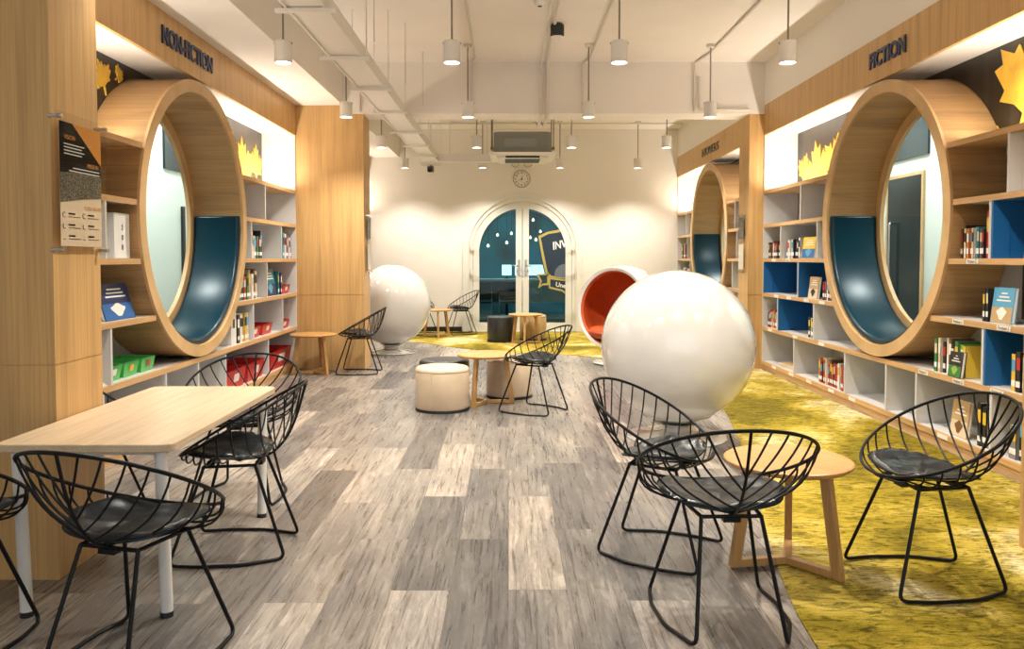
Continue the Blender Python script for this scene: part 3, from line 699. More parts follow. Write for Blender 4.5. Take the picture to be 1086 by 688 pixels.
# clock, twin emergency light, camera
t = thing('wall_clock', 'round white wall clock with black numerals above the arched door', 'clock', (.22, YB, 2.70))
Mc = axes((0, 0, 0), (1, 0, 0), (0, 0, 1), (0, -1, 0))
mb = MB(); mb.lathe([(.135, 0), (.155, 0), (.155, .025), (.147, .035), (.138, .025)], 40, mat=Mc, closed=True); mb.build('rim', mat('clock rim', (.45, .42, .36), .3), t)
mb = MB(); mb.lathe([(0, .012), (.139, .012)], 40, mat=Mc); mb.build('dial', M_paper, t)
for k in range(1, 13):
    a = PI / 2 - k * PI / 6
    text_mesh('numeral', str(k), .045, M_black, axes((.108 * math.cos(a), -.014, .108 * math.sin(a)), (1, 0, 0), (0, 0, 1), (0, -1, 0)), t, .001, offset=.001)
def hand(ang, ln, w_, nm):
    a = math.radians(90 - ang); c, s_ = math.cos(a), math.sin(a)
    mb = MB(); mb.prism([(-.02 * c - w_ * s_, -.02 * s_ + w_ * c), (-.02 * c + w_ * s_, -.02 * s_ - w_ * c), (ln * c, ln * s_)], -.016, -.018, lambda u, v, h: (u, h, v)); mb.build(nm, M_black, t)
hand(1, .075, .008, 'hour_hand'); hand(240, .10, .006, 'minute_hand')
t = thing('emergency_light', 'twin round emergency lamps on the back wall between air conditioner and clock', 'lamp', (.22, YB, 2.97))
mb = MB(); mb.box(-.12, .12, -.04, 0, -.02, .05); mb.build('bracket', M_lamp, t, bevel=.005)
for x in (-.11, .11):
    mb = MB(); mb.lathe([(0, .0), (.05, .0), (.078, .03), (.078, .05), (.066, .055)], 28, mat=axes((x, -.03, 0), (1, 0, 0), (0, 0, 1), (0, -1, 0))); h_ = mb.build('lamp_head', mat('brass rim', (.40, .36, .18), .35), t)
    mb = MB(); mb.lathe([(0, .058), (.04, .056), (.068, .048)], 28, mat=axes((x, -.03, 0), (1, 0, 0), (0, 0, 1), (0, -1, 0))); mb.build('reflector', mat('reflector', (.7, .66, .5), .2), h_)
t = thing('security_camera', 'small dark security camera on a white ceiling bracket left of the door', 'camera', (-1.30, 13.35, 2.84))
mb = MB(); mb.tube([(0, 0, .70), (0, 0, 0)], .012, 8); mb.box(-.15, .15, -.02, .02, 0, .03); mb.build('bracket', M_lamp, t)
mb = MB(); mb.box(-.05, .05, -.09, .05, -.11, -.02); mb.box(-.02, .02, -.02, .02, -.02, .0); mb.build('body', mat('camera grey', (.06, .06, .06), .4), t, bevel=.01)
mb = MB(); mb.lathe([(0, 0), (.035, 0), (.035, .04), (.028, .045), (0, .04)], 20, mat=axes((0, -.09, -.075), (1, 0, 0), (0, .5, .86), (0, -.86, -.5))); mb.build('lens', M_black, t)

# ------------------------------------------------------------------ wire chairs (front is local +y)
def rimp(t):
    y = -.045 + .265 * math.cos(t); x = .312 * abs(math.sin(t)) ** .95 * (1 if math.sin(t) >= 0 else -1)
    return Vector((x, y, max(.443, .443 + .302 * (max(0, .22 - y) / .53) ** 1.02)))
SP = catmull([(0, .22, .443), (0, .185, .422), (0, .10, .410), (0, -.04, .405), (0, -.15, .425), (0, -.225, .50), (0, -.275, .61), (0, -.31, .745)], 8)
def sp(u):
    f = u * (len(SP) - 1); i = min(int(f), len(SP) - 2); return SP[i].lerp(SP[i + 1], f - i)
ch0 = thing('wire_chair', '', 'chair')
mb = MB(); mb.tube([rimp(2 * PI * i / 72) for i in range(72)], .0065, 8, closed=True); mb.build('rim', M_wire, ch0)
mb = MB(); mb.tube(SP, .0055, 7)
NR = 13
for sd in (-1, 1):
    for i in range(NR):
        f = i / (NR - 1)
        a = sp(.03 + .79 * f); t = .36 + (PI - .57) * f; r = rimp(t); r.x *= sd
        k = 1 if f < .35 else 1 - .92 * ((f - .35) / .65) ** .75
        c1 = a.lerp(r, .33); c2 = a.lerp(r, .67)
        d1 = Vector((r.x * .62, a.y * .75 + r.y * .25 - .01, a.z - .002)); d2 = Vector((r.x * 1.04, a.y * .25 + r.y * .75 - .01, a.z + (r.z - a.z) * .16))
        c1 = c1.lerp(d1, k); c2 = c2.lerp(d2, k)
        mb.tube([a * (1 - q) ** 3 + c1 * 3 * q * (1 - q) ** 2 + c2 * 3 * q * q * (1 - q) + r * q ** 3 for q in [i_ / 10 for i_ in range(11)]], .0038, 6)
mb.build('wire_shell', M_wire, ch0)
for sd in (-1, 1):
    pts = rounded([(sd * .125, .10, .405), (sd * .215, .225, .008), (sd * .235, .10, .008), (sd * .225, -.08, .008), (sd * .155, -.245, .008), (sd * .105, -.11, .405)], .035, 6)
    mb = MB(); mb.tube(pts, .0072, 8); mb.build('sled_leg', M_wire, ch0)
mb = MB(); mb.tube([(-.125, .10, .402), (.125, .10, .402)], .007, 8); mb.tube([(-.105, -.11, .402), (.105, -.11, .402)], .007, 8)
mb.tube([(-.125, .10, .402), (-.105, -.11, .402)], .007, 8); mb.tube([(.125, .10, .402), (.105, -.11, .402)], .007, 8)
mb.box(-.03, .03, .085, .115, .385, .402); mb.box(-.03, .03, -.125, -.095, .385, .402); mb.build('seat_support', M_wire, ch0)
# seat pad
mb = MB(); nr, na = 9, 44; vs = []
for lay in (0, 1):
    for j in range(nr + 1):
        rho = j / nr
        for k in range(na):
            q = 2 * PI * k / na
            rx = .214 * (abs(math.cos(q)) ** 3.2 + abs(math.sin(q)) ** 3.2) ** (-1 / 3.2) * (.92 + .05 * math.cos(2 * q)); x = rho * rx * math.cos(q) * (1.10 if math.sin(q) > -.2 else 1.0); y = rho * rx * math.sin(q) * (.93 if math.sin(q) > 0 else .80)
            zb = .422 + .95 * x * x + 6 * max(0, -y - .11) ** 2 + 1.4 * max(0, y - .04) ** 2
            nzv = mnoise.noise(Vector((x * 9, y * 9, 3.1))) * .010 + mnoise.noise(Vector((x * 22, y * 22, 1.1))) * .004
            z = zb if lay == 0 else zb + .004 + .026 * (1 - rho ** 8) ** .5 + nzv * 1.5 * (1 if j < nr else .3)
            if j == nr and lay == 1: z = zb + .004
            vs.append((x, y, z))
fs = []; off = (nr + 1) * na
for lay in (0, 1):
    for j in range(nr):
        for k in range(na):
            a = lay * off + j * na + k; b_ = lay * off + j * na + (k + 1) % na
            fs.append((a, b_, b_ + na, a + na))
for k in range(na):
    a = nr * na + k; b_ = nr * na + (k + 1) % na; fs.append((a, b_, b_ + off, a + off))
mb.add(vs, fs, 0, True); mb.build('seat_pad', M_pad, ch0, sharp=70)
def face(dx, dy): return math.atan2(-dx, dy)
chairs = [(-1.215, 2.565, face(.25, .97), 'black wire chair at this end of the white-legged table, its back towards us'),
          (-1.90, 2.60, face(.05, 1), 'black wire chair cut off by the picture edge beside the white-legged table'),
          (-1.222, 3.55, face(-.46, -.03), 'black wire chair tucked against the open long side of the white-legged table'),
          (-1.47, 4.36, face(.03, -1), 'black wire chair at the far end of the white-legged table'),
          (-2.11, 3.93, face(1, .05), 'black wire chair mostly hidden between the table and the non-fiction shelves'),
          (.77, 2.87, face(-.03, 1), 'black wire chair before the round table, its ribbed back towards us'),
          (.676, 3.52, face(.88, -.47), 'black wire chair on planks below the big white ball chair'),
          (1.672, 3.19, face(-1, -.07), 'black wire chair standing wholly on the yellow carpet near the fiction shelves'),
          (.214, 6.80, face(-.82, .57), 'black wire chair in mid-floor by the round table with beige poufs'),
          (-1.71, 9.08, face(-1, .0), 'black wire chair in front of the wide left column'),
          (-.83, 13.72, face(-.92, -.3), 'black wire chair between small table and left door hinge at back wall'),
          (-1.53, 13.70, face(.8, -.4), 'black wire chair partly hidden behind the left white ball chair')]
for i, (x, y, rz, lb) in enumerate(chairs):
    o = ch0 if i == 0 else copy_tree(ch0)
    o.location = (x, y, .006 if (y > 12 or x > 1.2) else .0005); o.rotation_euler = (0, 0, rz); tag(o, lb, 'chair', 'black wire chairs')

# ------------------------------------------------------------------ round side tables
t0 = thing('side_table', '', 'table')
mb = MB(); mb.lathe([(0, .45), (.255, .45), (.262, .446), (.262, .438), (.245, .424), (0, .424)], 56, smooth=True); mb.build('tabletop', M_oakT, t0, sharp=25)
def slab(mb, p, q, w_, t_):
    p, q = Vector(p), Vector(q); d = (q - p).normalized(); side_ = Vector((-d.y, d.x, 0))
    if side_.length < .01: side_ = Vector((0, 1, 0))
    side_.normalize(); up = d.cross(side_); vs = []
    for e in (p, q):
        for a, b_ in ((-1, -1), (1, -1), (1, 1), (-1, 1)): vs.append(e + side_ * a * w_ / 2 + up * b_ * t_ / 2)
    mb.add(vs, [(0, 3, 2, 1), (4, 5, 6, 7), (0, 1, 5, 4), (1, 2, 6, 5), (2, 3, 7, 6), (3, 0, 4, 7)])
for k in range(3):
    a = k * 2 * PI / 3; c, s_ = math.cos(a), math.sin(a)
    mb = MB(); P = [(.195, .424), (.150, .424), (.212, 0), (.256, 0)]
    mb.prism(P, -.016, .016, lambda u, v, h, c=c, s_=s_: (u * c - h * s_, u * s_ + h * c, v)); mb.build('leg', M_oakL, t0, bevel=.003)
    mb = MB(); mb.prism([(0, .002), (.21, .002), (.21, .034), (0, .034)], -.018, .018, lambda u, v, h, c=c, s_=s_: (u * c - h * s_, u * s_ + h * c, v)); mb.build('foot_rail', M_oakL, t0, bevel=.003)
tabs = [(1.178, 3.36, -51, 'round oak side table on the carpet edge between three black wire chairs', .006),
        (-.205, 7.16, -118, 'round oak side table in mid-floor between beige and black poufs', 0),
        (.25, 12.20, -95, 'round oak side table on the carpet in front of the arched door', .006),
        (-2.215, 9.05, -40, 'round oak side table against the non-fiction shelves by the wide column', 0),
        (-1.20, 13.3, -80, 'round oak side table by the back wall, partly hidden by a ball chair', .006)]
for i, (x, y, r, lb, z) in enumerate(tabs):
    o = t0 if i == 0 else copy_tree(t0); o.location = (x, y, z); o.rotation_euler = (0, 0, math.radians(r)); tag(o, lb, 'table', 'round oak side tables')

# ------------------------------------------------------------------ white legged table
t = thing('rectangular_table', 'rectangular table with pale wood top and white round legs beside the oak column', 'table', (-1.50, 3.43, 0))
hx, hy, r = .315, .645, .05
P = []
for cx, cy, a0 in ((hx - r, hy - r, 0), (-hx + r, hy - r, 90), (-hx + r, -hy + r, 180), (hx - r, -hy + r, 270)):
    P += [(cx + r * math.cos(math.radians(a0 + d)), cy + r * math.sin(math.radians(a0 + d))) for d in range(0, 91, 15)]
mb = MB(); mb.prism(P, .618, .648, lambda u, v, h: (u, v, h)); mb.build('tabletop', M_lam, t, bevel=.004)
mb = MB(); mb.box(-.25, .25, -.565, -.54, .592, .617); mb.box(-.25, .25, .54, .565, .592, .617); mb.box(-.262, -.238, -.54, .54, .592, .617); mb.box(.238, .262, -.54, .54, .592, .617); mb.build('apron', M_legw, t)
for a in (-1, 1):
    for b_ in (-1, 1):
        mb = MB(); mb.tube([(a * .255, b_ * .56, .02), (a * .255, b_ * .592, .617)], .022, 20); lg = mb.build('leg', M_legw, t)
        mb = MB(); mb.tube([(a * .255, b_ * .56, 0), (a * .255, b_ * .56, .02)], .023, 20); mb.build('foot_cap', M_black, lg)
mb = MB(); mb.tube([(-.25, .50, .40), (-.25, -.50, .40)], .001, 4) if False else None

# ------------------------------------------------------------------ poufs
def pouf(x, y, rad, h, m, lb, z=0, base=M_black):
    t = thing('pouf', lb, 'pouf', (x, y, z), group='round poufs')
    mb = MB(); mb.lathe([(0, .02), (rad - .006, .02), (rad, .03), (rad, h - .045), (rad - .003, h - .038), (rad, h - .03), (rad - .006, h - .014), (rad - .022, h - .003), (rad - .05, h), (0, h + .004)], 56); mb.build('upholstered_body', m, t, sharp=60)
    mb = MB(); mb.tube([((rad - .002) * math.cos(2 * PI * i / 64), (rad - .002) * math.sin(2 * PI * i / 64), h - .030) for i in range(64)], .0035, 6, closed=True); mb.build('piping', m, t)
    mb = MB(); mb.tube([((rad + .001) * math.cos(-1.9), (rad + .001) * math.sin(-1.9), .03), ((rad + .001) * math.cos(-1.9), (rad + .001) * math.sin(-1.9), h - .03)], .0025, 6); mb.build('seam', m, t)
    mb = MB(); mb.lathe([(0, 0), (rad + .004, 0), (rad + .004, .022), (0, .022)], 48); mb.build('base', base, t)
pouf(-.575, 6.88, .232, .375, M_pouf, 'beige pouf with white-lit top, foremost at the mid-floor table')
pouf(-.60, 7.38, .232, .375, M_poufd, 'black pouf directly behind the foremost beige pouf')
pouf(.0, 7.52, .215, .37, M_pouf, 'beige pouf half hidden beneath and behind the mid-floor table')
pouf(-.13, 12.50, .212, .40, M_poufd, 'black pouf on the carpet beside the table at the arched door', .006)
pouf(.38, 12.76, .212, .40, M_tan, 'tan pouf on the carpet behind the table at the arched door', .006)

# ------------------------------------------------------------------ ball chairs
def ball_chair(x, y, d, tilt, lb, inner, z=0):
    t = thing('ball_chair', lb, 'ball chair', (x, y, z), group='white ball chairs')
    R = .55; cz = .665; d = Vector((d[0], d[1], 0)).normalized(); d.z = math.tan(tilt); d.normalize()
    xa = Vector((0, 0, 1)).cross(d).normalized(); ya = d.cross(xa); M = axes((0, 0, cz), xa, ya, d)
    th0 = math.acos(.24 / R)
    prof = [(R * math.sin(PI - a), R * math.cos(PI - a)) for a in [(PI - th0) * i / 40 for i in range(41)]]
    r_o, z_o = prof[-1]; Ri = R - .035
    prof += [(r_o + .004, z_o + .006), (r_o - .004, z_o + .016), (r_o - .022, z_o + .012)]
    thi = math.acos(.24 / Ri)
    prof += [(Ri * math.sin(thi + (PI - thi) * i / 24), Ri * math.cos(thi + (PI - thi) * i / 24)) for i in range(25)]
    mb = MB(); mb.lathe(prof, 72, mat=M); mb.build('shell', M_shell, t, sharp=60)
    Rl = Ri - .03; thl = math.acos(.20 / Rl)
    mb = MB(); p2 = [(Ri * .999 * math.sin(thi * 1.03), Ri * .999 * math.cos(thi * 1.03))] + [(Rl * math.sin(thl + (PI - thl) * i / 24), Rl * math.cos(thl + (PI - thl) * i / 24)) for i in range(25)]
    mb.lathe(p2, 64, mat=M); mb.build('lining', inner, t)
    mb = MB(); dh = Vector((d.x, d.y, 0)).normalized(); c = dh * .04
    mb.lathe([(0, -.02), (.30, -.02), (.36, .02), (.385, .06), (.37, .10), (.33, .12), (0, .13)], 48, mat=Matrix.Translation((c.x, c.y, .33))); mb.build('seat_cushion', inner, t)
    mb = MB(); mb.lathe([(0, 0), (.345, 0), (.36, .006), (.355, .014), (.25, .024), (.13, .04), (.10, .055), (.095, .08), (.12, .10), (.17, .115)], 64); mb.build('pedestal', M_shell, t)
    mb = MB(); mb.lathe([(.556 * math.sin(a), .665 - .556 * math.cos(a)) for a in [.1 + .36 * i / 8 for i in range(9)]] + [(.55 * math.sin(.46), .665 - .55 * math.cos(.46))], 64); mb.build('collar', M_shell, t)
ball_chair(1.22, 5.80, (.25, .97), .1, 'largest-looking glossy white ball chair, seen from behind at the carpet edge', mat('teal interior', (.01, .10, .14), .6))
ball_chair(1.40, 9.92, (-.66, -.75), .12, 'white ball chair with rust-orange interior, half behind the big ball', M_orange, .006)
ball_chair(-1.635, 11.08, (-.5, .85), .1, 'white ball chair seen from behind, half hidden by the left column', M_orange)

# ------------------------------------------------------------------ acrylic notice on the near column
t = thing('notice_sign', 'acrylic poster holder with black and orange poster on the near column', 'notice', (-1.82, 3.36, 1.60))
def notice(t, y0, y1, z0, z1, off, full=True):
    s_ = 1 if off > 0 else -1
    mb = MB(); mb.box(off, off + s_ * .005, y0, y1, z0, z1); mb.build('acrylic_sheet', M_acryl, t)
    for y in (y0 + .02, y1 - .02):
        for z in (z0 + .02, z1 - .02):
            mb = MB(); mb.tube([(0, y, z), (off + s_ * .018, y, z)], .009 if full else .005, 12); mb.build('standoff_bolt', M_chrome, t)
notice(t, -.19, .20, -.285, .285, .035)
M_orp = mat('orange print', (.62, .26, .035), .5); M_blk = mat('black print', (.008, .007, .006), .7, spec=.1); M_crm = mat('cream print', (.72, .60, .44), .6)
def yz(name, P, h, m, par=t):
    mb = MB(); mb.prism(P, h, h + .0006, lambda u, v, hh: (hh, u, v)); return mb.build(name, m, par)
yz('poster', [(-.155, -.25), (.165, -.25), (.165, .25), (-.155, .25)], .0305, M_crm)
yz('poster_field', [(-.155, -.02), (.165, .03), (.165, .25), (-.155, .25)], .0315, M_blk)
yz('poster_corner', [(-.06, .25), (.165, .25), (.165, .10)], .0325, M_orp)
M_ph = mat('photo print', (.2, .2, .2), .5); b = M_ph.node_tree.nodes['Principled BSDF']; vz = N(M_ph, 'ShaderNodeTexVoronoi'); vz.inputs['Scale'].default_value = 60
L(M_ph, ramp(M_ph, vz.outputs['Distance'], [(.15, (.75, .70, .58)), (.35, (.16, .15, .09)), (.55, (.01, .01, .01))]), b.inputs['Base Color'])
yz('poster_photo', [(-.155, -.075), (.0, -.055), (.165, -.04), (.165, .05), (.05, .06), (-.155, .045)], .0325, M_ph)
def tline(txt, y, z, s_, m, w_=None): text_mesh('lettering', txt, s_, m, axes((.0345, y, z), (0, 1, 0), (0, 0, 1), (1, 0, 0)), t, .0003, align='LEFT', width=w_)
tline('VISION', -.125, .19, .026, M_orp); tline('MISSION', .05, .09, .024, M_orp); tline('CORE VALUES', .02, -.09, .022, M_orp)
for k in range(4): yz('text_line', [(-.125, .165 - .013 * k), (.03 - .02 * (k % 2), .165 - .013 * k), (.03 - .02 * (k % 2), .161 - .013 * k), (-.125, .161 - .013 * k)], .033, M_wp)
for k in range(2): yz('text_line', [(-.06 - .03 * k, .072 - .013 * k), (.15, .072 - .013 * k), (.15, .068 - .013 * k), (-.06 - .03 * k, .068 - .013 * k)], .033, M_wp)
for cx in (-.13, .02):
    for k in range(3):
        z = -.115 - .045 * k
        yz('text_line', [(cx + .03, z), (cx + .08, z), (cx + .08, z - .006), (cx + .03, z - .006)], .0325, M_blk)
        yz('text_line', [(cx + .03, z - .014), (cx + .12, z - .014), (cx + .12, z - .017), (cx + .03, z - .017)], .0325, M_bronze)
        mb = MB(); mb.tube([(.0325, cx + .011 * math.cos(a), z - .008 + .011 * math.sin(a)) for a in [i * PI / 4 for i in range(1 + 2 * k, 8)]], .0015, 4); mb.build('icon', M_bronze, t)
for side, X_, lb in ((1, 2.80, 'narrow acrylic notice on the inner side of the right column'), (-1, -1.70, 'narrow acrylic notice on the inner side of the wide left column')):
    t = thing('notice_sign', lb, 'notice', (X_, 9.6, 1.47))
    notice(t, -.12, .12, -.35, .36, -side * .03, False)
    for z0, z1, m in ((.06, .32, M_ph), (-.30, .0, M_paper)):
        mb = MB(); mb.box(-side * .0285, -side * .0275, -.10, .10, z0, z1); mb.build('poster', m, t)

# ------------------------------------------------------------------ books and trays
PAL = {'red': (.48, .03, .03), 'dark red': (.20, .015, .015), 'black': (.015, .015, .017), 'navy': (.015, .03, .10), 'blue': (.02, .12, .36), 'teal': (.01, .16, .20), 'white': (.78, .76, .72), 'cream': (.66, .55, .38), 'orange': (.60, .20, .03), 'yellow': (.72, .48, .05), 'green': (.04, .20, .06), 'lime': (.25, .42, .05), 'grey': (.22, .22, .22), 'brown': (.16, .08, .035), 'tan': (.48, .32, .15), 'pink': (.62, .15, .20), 'purple': (.15, .04, .18), 'sky blue': (.10, .35, .55)}
cache = {}
def bmats(c):
    if c not in cache: cache[c] = mat(c + ' book cover', PAL[c], .4)
    return cache[c]
def book_mesh(w, h, d, c, lab=True):
    """spine on local -x side, thickness along y, height z"""
    mb = MB(); k = .0025
    mb.box(0, d, -w / 2, -w / 2 + k, 0, h); mb.box(0, d, w / 2 - k, w / 2, 0, h); mb.box(0, k, -w / 2, w / 2, 0, h)
    mb.box(k, d - .004, -w / 2 + k, w / 2 - k, .003, h - .003, 1)
    if lab: mb.box(-.0006, 0, -w / 2 + .0015, w / 2 - .0015, .03, .065, 2)
    mb.box(-.0007, 0, -w / 2 + .003, w / 2 - .003, h * .55, h * .85, 3)
    return mb
def row_books(side, W, lev, y0, y1, cols, where, hs=(.19, .24), dep=.10, lean=0):
    z = LEV[lev]; n = len(cols); wd = (y1 - y0) / n; y = y1
    for i, c in enumerate(cols):
        w_ = wd * random.uniform(.78, .95); h = random.uniform(*hs); d = random.uniform(.13, .17)
        c2 = random.choice(['white', 'yellow', 'cream', 'black', 'red', 'sky blue'])
        mb = book_mesh(w_, h, d, c)
        if lean: w_ += 0
        o = mb.build('book', [bmats(c), M_paper, M_wp, bmats(c2)])
        yy = y - wd / 2; y -= wd
        o.location = (side * (W + .04 + random.uniform(0, .02)), yy, z + .001)
        rx = lean * (1 if i % 3 else .6)
        o.rotation_euler = (rx, 0, 0 if side > 0 else PI)
        if side < 0: o.rotation_euler = (-rx * -1, 0, PI)
        if rx: o.location.z = z + .001 + abs(math.sin(rx)) * w_ / 2
        tag(o, '%s book, %s from far end in %s' % (c, ordn[i], where), 'book', 'books in the ' + where)
def face_book(side, W, lev, yc, w_, h, c, c2, lb, ang=0, cat='book', deep=.05, blob=None, lean=.12):
    """a book or box turned cover outwards"""
    t = thing('book', lb, cat, (side * (W + deep), yc, LEV[lev] + .001), (0 if side > 0 else PI) + ang)
    sh = lambda z: z * math.tan(lean)
    def slab_(x0, x1, y0, y1, z0, z1, nm, m):
        mb = MB(); vs = [(x + sh(z), y, z) for z in (z0, z1) for y in (y0, y1) for x in (x0, x1)]
        mb.add(vs, [(0, 2, 3, 1), (4, 5, 7, 6), (0, 1, 5, 4), (2, 6, 7, 3), (0, 4, 6, 2), (1, 3, 7, 5)]); return mb.build(nm, m, t)
    slab_(0, .004, -w_ / 2, w_ / 2, 0, h, 'front_cover', bmats(c)); slab_(.022, .026, -w_ / 2, w_ / 2, 0, h, 'back_cover', bmats(c))
    slab_(.004, .022, -w_ / 2 + .004, w_ / 2 - .004, .004, h - .004, 'pages', M_paper)
    if c2:
        slab_(-.0008, 0, -w_ / 2 + .004, w_ / 2 - .004, .004, h * .45, 'cover_print', bmats(c2))
        for k in range(3):
            slab_(-.0016, -.0008, -w_ * .36 + .02 * k, w_ * .30 - .02 * k, h * (.62 + .10 * k), h * (.66 + .10 * k), 'title_band', M_wp if c2 != 'white' else bmats('black'))
    mb = MB(); P = [(w_ * .22 * math.cos(a) * (1 + .25 * math.sin(3 * a)), h * .28 + h * .16 * math.sin(a) * (1 + .2 * math.cos(4 * a))) for a in [2 * PI * i / 14 for i in range(14)]]
    mb.prism(P, -.0012, -.0022, lambda u, v, hh: (hh + sh(v), u, v)); mb.build('cover_figure', bmats(blob or 'cream'), t)
    return t
R_ = lambda *a, **k: row_books(1, WR, *a, **k)
R_(3, 8.84, 9.36, ['dark red', 'black', 'brown', 'dark red', 'cream', 'black', 'brown', 'black', 'red', 'black', 'grey', 'black'], 'mostly dark row, third fiction shelf down', hs=(.16, .20))
R_(3, 8.36, 8.74, ['teal', 'white', 'cream', 'grey', 'white', 'black', 'navy', 'black', 'white'], 'row beside the yellow book on the fiction shelves', hs=(.19, .22))
face_book(1, WR, 3, 8.12, .34, .215, 'yellow', 'blue', 'yellow and blue face-out book beside upright books on the fiction shelves', blob='sky blue')
face_book(1, WR, 3, 7.66, .13, .20, 'navy', 'cream', 'navy and cream face-out book squeezed beside the round fiction nook')
R_(2, 8.30, 8.36, ['black', 'white'], 'blue compartment with two books')
face_book(1, WR, 2, 7.98, .24, .215, 'tan', 'cream', 'tan face-out book with dark figure against the blue fiction compartment', blob='black')
R_(2, 7.50, 7.72, ['black', 'dark red', 'white', 'black', 'brown'], 'cluster beside the tan book', hs=(.17, .19))
R_(1, 8.90, 9.36, ['dark red', 'brown', 'black', 'red', 'cream', 'orange', 'black', 'pink', 'white', 'black', 'white'], 'row left of lower blue compartment', hs=(.17, .21))
R_(1, 7.84, 8.08, ['black', 'white', 'teal', 'white', 'black'], 'cluster inside the lower blue compartment', hs=(.19, .21))
R_(0, 7.11, 7.78, ['orange', 'dark red', 'cream', 'red', 'cream', 'red', 'brown', 'red', 'black', 'red', 'pink', 'white', 'grey', 'red', 'green', 'white'], 'long row in the lowest fiction shelf', hs=(.20, .25))
R_(3, 5.10, 5.372, ['brown', 'black', 'cream', 'orange', 'red', 'cream', 'sky blue', 'teal', 'brown', 'black'], 'row over the Fiction C label', hs=(.19, .22))
R_(3, 5.062, 5.098, ['red'], 'shelf over the Fiction C label, tallest', hs=(.30, .31))
face_book(1, WR, 3, 4.60, .22, .20, 'orange', 'brown', 'orange face-out book in the blue compartment near the picture edge')
face_book(1, WR, 2, 4.92, .21, .22, 'sky blue', 'tan', 'blue and sand face-out book above the Fiction J label', blob='white')
R_(2, 5.04, 5.10, ['black', 'black'], 'shelf beside the blue sand-coloured book')
R_(1, 5.28, 5.66, ['green', 'cream', 'black', 'white', 'brown', 'black', 'green', 'lime', 'yellow'], 'row over the Fiction F label', hs=(.21, .25))
face_book(1, WR, 1, 5.34, .15, .17, 'black', 'green', 'small black and green face-out book above the Fiction G label', deep=.005, blob='lime')
R_(1, 4.42, 4.80, ['yellow', 'black', 'cream', 'orange', 'black', 'white', 'dark red', 'teal'], 'row over the Fiction K label', hs=(.20, .25))
face_book(1, WR, 0, 5.36, .20, .24, 'tan', 'cream', 'tan face-out animal picture book on the lowest fiction shelf', blob='brown')
R_(0, 4.98, 5.12, ['black', 'black', 'grey'], 'lowest shelf beside the animal picture book', hs=(.24, .28))
R_(0, 4.3, 4.8, ['grey', 'black', 'white', 'black', 'navy', 'grey'], 'lowest shelf nearest the picture edge', hs=(.2, .27))
for i in range(3):
    t = thing('magazine', '%s magazine of the flat stack at the far end of the lowest fiction shelf' % ['bottom', 'middle', 'top'][i], 'magazine', (WR + .17, 8.66, LEV[0] + .001 + .0165 * i), .05 * (i - 1))
    mb = MB(); mb.box(-.13, .13, -.22, .22, 0, .002); mb.box(-.13, .13, -.22, .22, .014, .016); mb.box(-.128, .128, -.218, .218, .002, .014, 1); mb.build('cover', [bmats(['cream', 'grey', 'tan'][i]), M_paper], t)
L_ = lambda *a, **k: row_books(-1, WL, *a, **k)
L_(3, 7.82, 8.26, ['black', 'navy', 'green', 'teal', 'cream', 'white', 'white', 'white'], 'left compartment below the empty non-fiction shelf', hs=(.22, .29))
L_(3, 8.86, 9.36, ['red', 'white', 'dark red', 'blue', 'white', 'sky blue', 'navy', 'white'], 'right compartment below the empty non-fiction shelf', hs=(.23, .28))
L_(2, 7.50, 8.06, ['cream', 'brown', 'white', 'tan', 'green', 'red', 'black', 'teal', 'green'], 'row level with the teal face-out book', hs=(.22, .30))
face_book(-1, WL, 2, 8.56, .36, .285, 'teal', 'navy', 'teal face-out book standing on the non-fiction shelves', blob='sky blue')
L_(2, 8.80, 8.92, ['navy', 'black', 'teal'], 'cluster behind the teal face-out book', hs=(.22, .26))
L_(1, 7.27, 7.78, ['cream', 'yellow', 'tan', 'white', 'black', 'white', 'white', 'white'], 'row beside the red baskets', hs=(.26, .30))
face_book(-1, WL, 2, 5.24, .40, .235, 'navy', 'blue', 'dark blue picture book leaning on the near non-fiction shelf', lean=.28, blob='white')
# box file with 200
t = thing('box_file', 'white box file marked 200 on the near non-fiction shelf', 'file', (-WL - .05, 5.27, LEV[3] + .001), PI)
mb = MB(); mb.box(0, .25, -.105, .105, 0, .295); mb.build('body', M_wp, t, bevel=.003)
for i, c in enumerate('200'):
    text_mesh('lettering', c, .05, M_black, axes((-.002, 0, .20 - .065 * i), (0, -1, 0), (0, 0, 1), (-1, 0, 0)), t, .0005)
# trays
def tray(side, W, lev, y, wd, h, dp, m, lb, slot=True, dx=.05, card='white', z=None):
    t = thing('storage_basket', lb, 'basket', (side * (W + dx), y, (LEV[lev] if z is None else z) + .001), 0 if side > 0 else PI)
    mb = MB(); fl = .86
    o0 = [(-0, -wd / 2), (dp, -wd / 2), (dp, wd / 2), (0, wd / 2)]
    def ringp(k, z_, ins): return [(dp / 2 + (x - dp / 2) * k - (ins if x > dp / 2 else -ins), yy * k - (ins if yy > 0 else -ins), z_) for x, yy in o0]
    A = ringp(fl, 0, 0); B_ = ringp(1, h, 0); B2 = ringp(1.05, h, 0); C = ringp(1, h, .006); Dd = ringp(fl, .006, .006)
    vs = A + B_ + B2 + C + Dd; fs = [(3, 2, 1, 0), (16, 17, 18, 19)]
    for i in range(4):
        j = (i + 1) % 4; fs += [(i, j, 4 + j, 4 + i), (4 + i, 4 + j, 8 + j, 8 + i), (8 + i, 8 + j, 12 + j, 12 + i), (12 + i, 12 + j, 16 + j, 16 + i)]
    mb.add(vs, fs); mb.build('tub', m, t)
    mb = MB(); k = (1 - fl) / 2 * dp
    mb.add([(-.001 + k * .55, -wd * .14, h * .35), (-.001 + k * .55, wd * .14, h * .35), (-.002, wd * .14, h * .78), (-.002, -wd * .14, h * .78)], [(0, 1, 2, 3)]) ; mb.build('label_card', bmats(card), t)
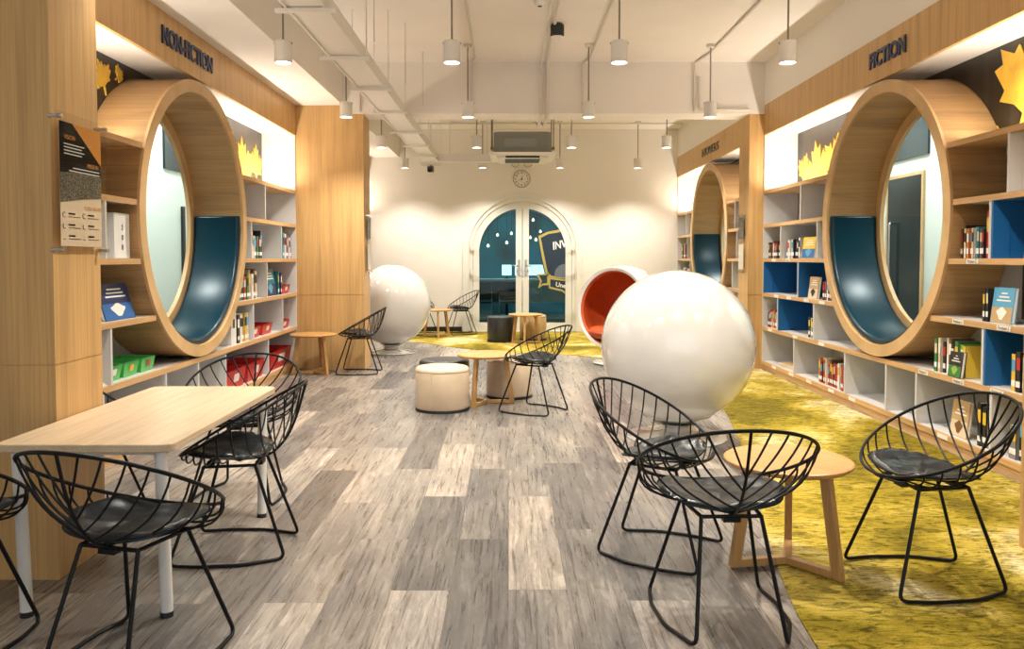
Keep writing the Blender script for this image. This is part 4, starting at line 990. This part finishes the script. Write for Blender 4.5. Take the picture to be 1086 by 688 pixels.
for i, y in enumerate((5.16, 5.40, 5.65)):
    tray(-1, WL, 1, y, .21, .10, .26, M_green, '%s green basket of three, beneath the round non-fiction nook' % ['nearest', 'middle', 'farthest'][i], card=['white', 'yellow', 'red'][i], dx=.06)
tray(-1, WL, 1, 8.02, .33, .11, .24, M_red, 'nearest red basket in the row beside tall white books'); tray(-1, WL, 1, 8.42, .33, .11, .24, M_red, 'middle red basket in the row beside tall white books'); tray(-1, WL, 1, 9.07, .36, .10, .24, M_red, 'red basket at the far end of the second shelf from the bottom')
tray(-1, WL, 2, 9.14, .30, .10, .24, M_red, 'red basket at the end beyond the teal face-out book')
tray(-1, WL, 0, 7.36, .52, .18, .32, M_red, 'large red basket on the lowest non-fiction shelf, nearer one', dx=.02); tray(-1, WL, 0, 7.94, .52, .18, .32, M_red, 'large red basket on the lowest non-fiction shelf, middle one', dx=.02); tray(-1, WL, 0, 8.82, .80, .20, .34, M_red, 'widest red basket on the lowest non-fiction shelf by the side table', dx=.02)
for i in range(3):
    t = thing('paper_sheet', '%s white paper in the loose stack beside the green baskets' % ['bottom', 'middle', 'top'][i], 'paper', (-WL - .12, 4.86, LEV[1] + .001 + .006 * i), .1 * i)
    mb = MB(); mb.box(-.1, .1, -.12, .12, 0, .005); mb.build('sheet', M_paper, t)
# second bookcase contents
R_(3, 13.45, 14.0, ['brown', 'black', 'cream', 'dark red', 'black', 'grey', 'brown'], 'row by back wall and far nook', hs=(.2, .26))
R_(2, 13.4, 14.1, ['black', 'teal', 'white', 'navy', 'black', 'cream'], 'low row by back wall and far nook', hs=(.2, .26))
R_(3, 9.95, 10.45, ['sky blue', 'teal', 'navy', 'white', 'blue', 'cream', 'sky blue'], 'blue row just past the right column', hs=(.24, .30))
R_(2, 9.95, 10.6, ['green', 'yellow', 'red', 'lime', 'orange', 'green', 'white', 'yellow'], 'colourful row just past the right column', hs=(.26, .30))
R_(4, 9.9, 10.2, ['black', 'brown', 'grey'], 'top row just past the right column', hs=(.2, .24))

# ------------------------------------------------------------------ added world fill, entering through the room's open end behind the viewer
wld = bpy.data.worlds.new('world'); sc.world = wld; wld.use_nodes = True
bg = wld.node_tree.nodes['Background']; bg.inputs[0].default_value = (.93, .97, 1, 1); bg.inputs[1].default_value = 1.15

# ------------------------------------------------------------------ camera
cam = bpy.data.cameras.new('camera'); co = bpy.data.objects.new('camera', cam); COL.objects.link(co); sc.camera = co
TILT = .038
cam.sensor_width = 36; cam.lens = 850 / 1086 * 36
co.location = (0, 0, 1.3); co.rotation_euler = (PI / 2 - TILT, 0, 0)
cam.shift_x = 3 / 1086; cam.shift_y = -(344 - 306.3) / 1086
cam.clip_start = .05; cam.clip_end = 100
sc.view_settings.view_transform = 'Standard'; sc.view_settings.look = 'None'; sc.view_settings.gamma = 1
sc.view_settings.use_curve_mapping = False
sc.view_settings.exposure = 0.25
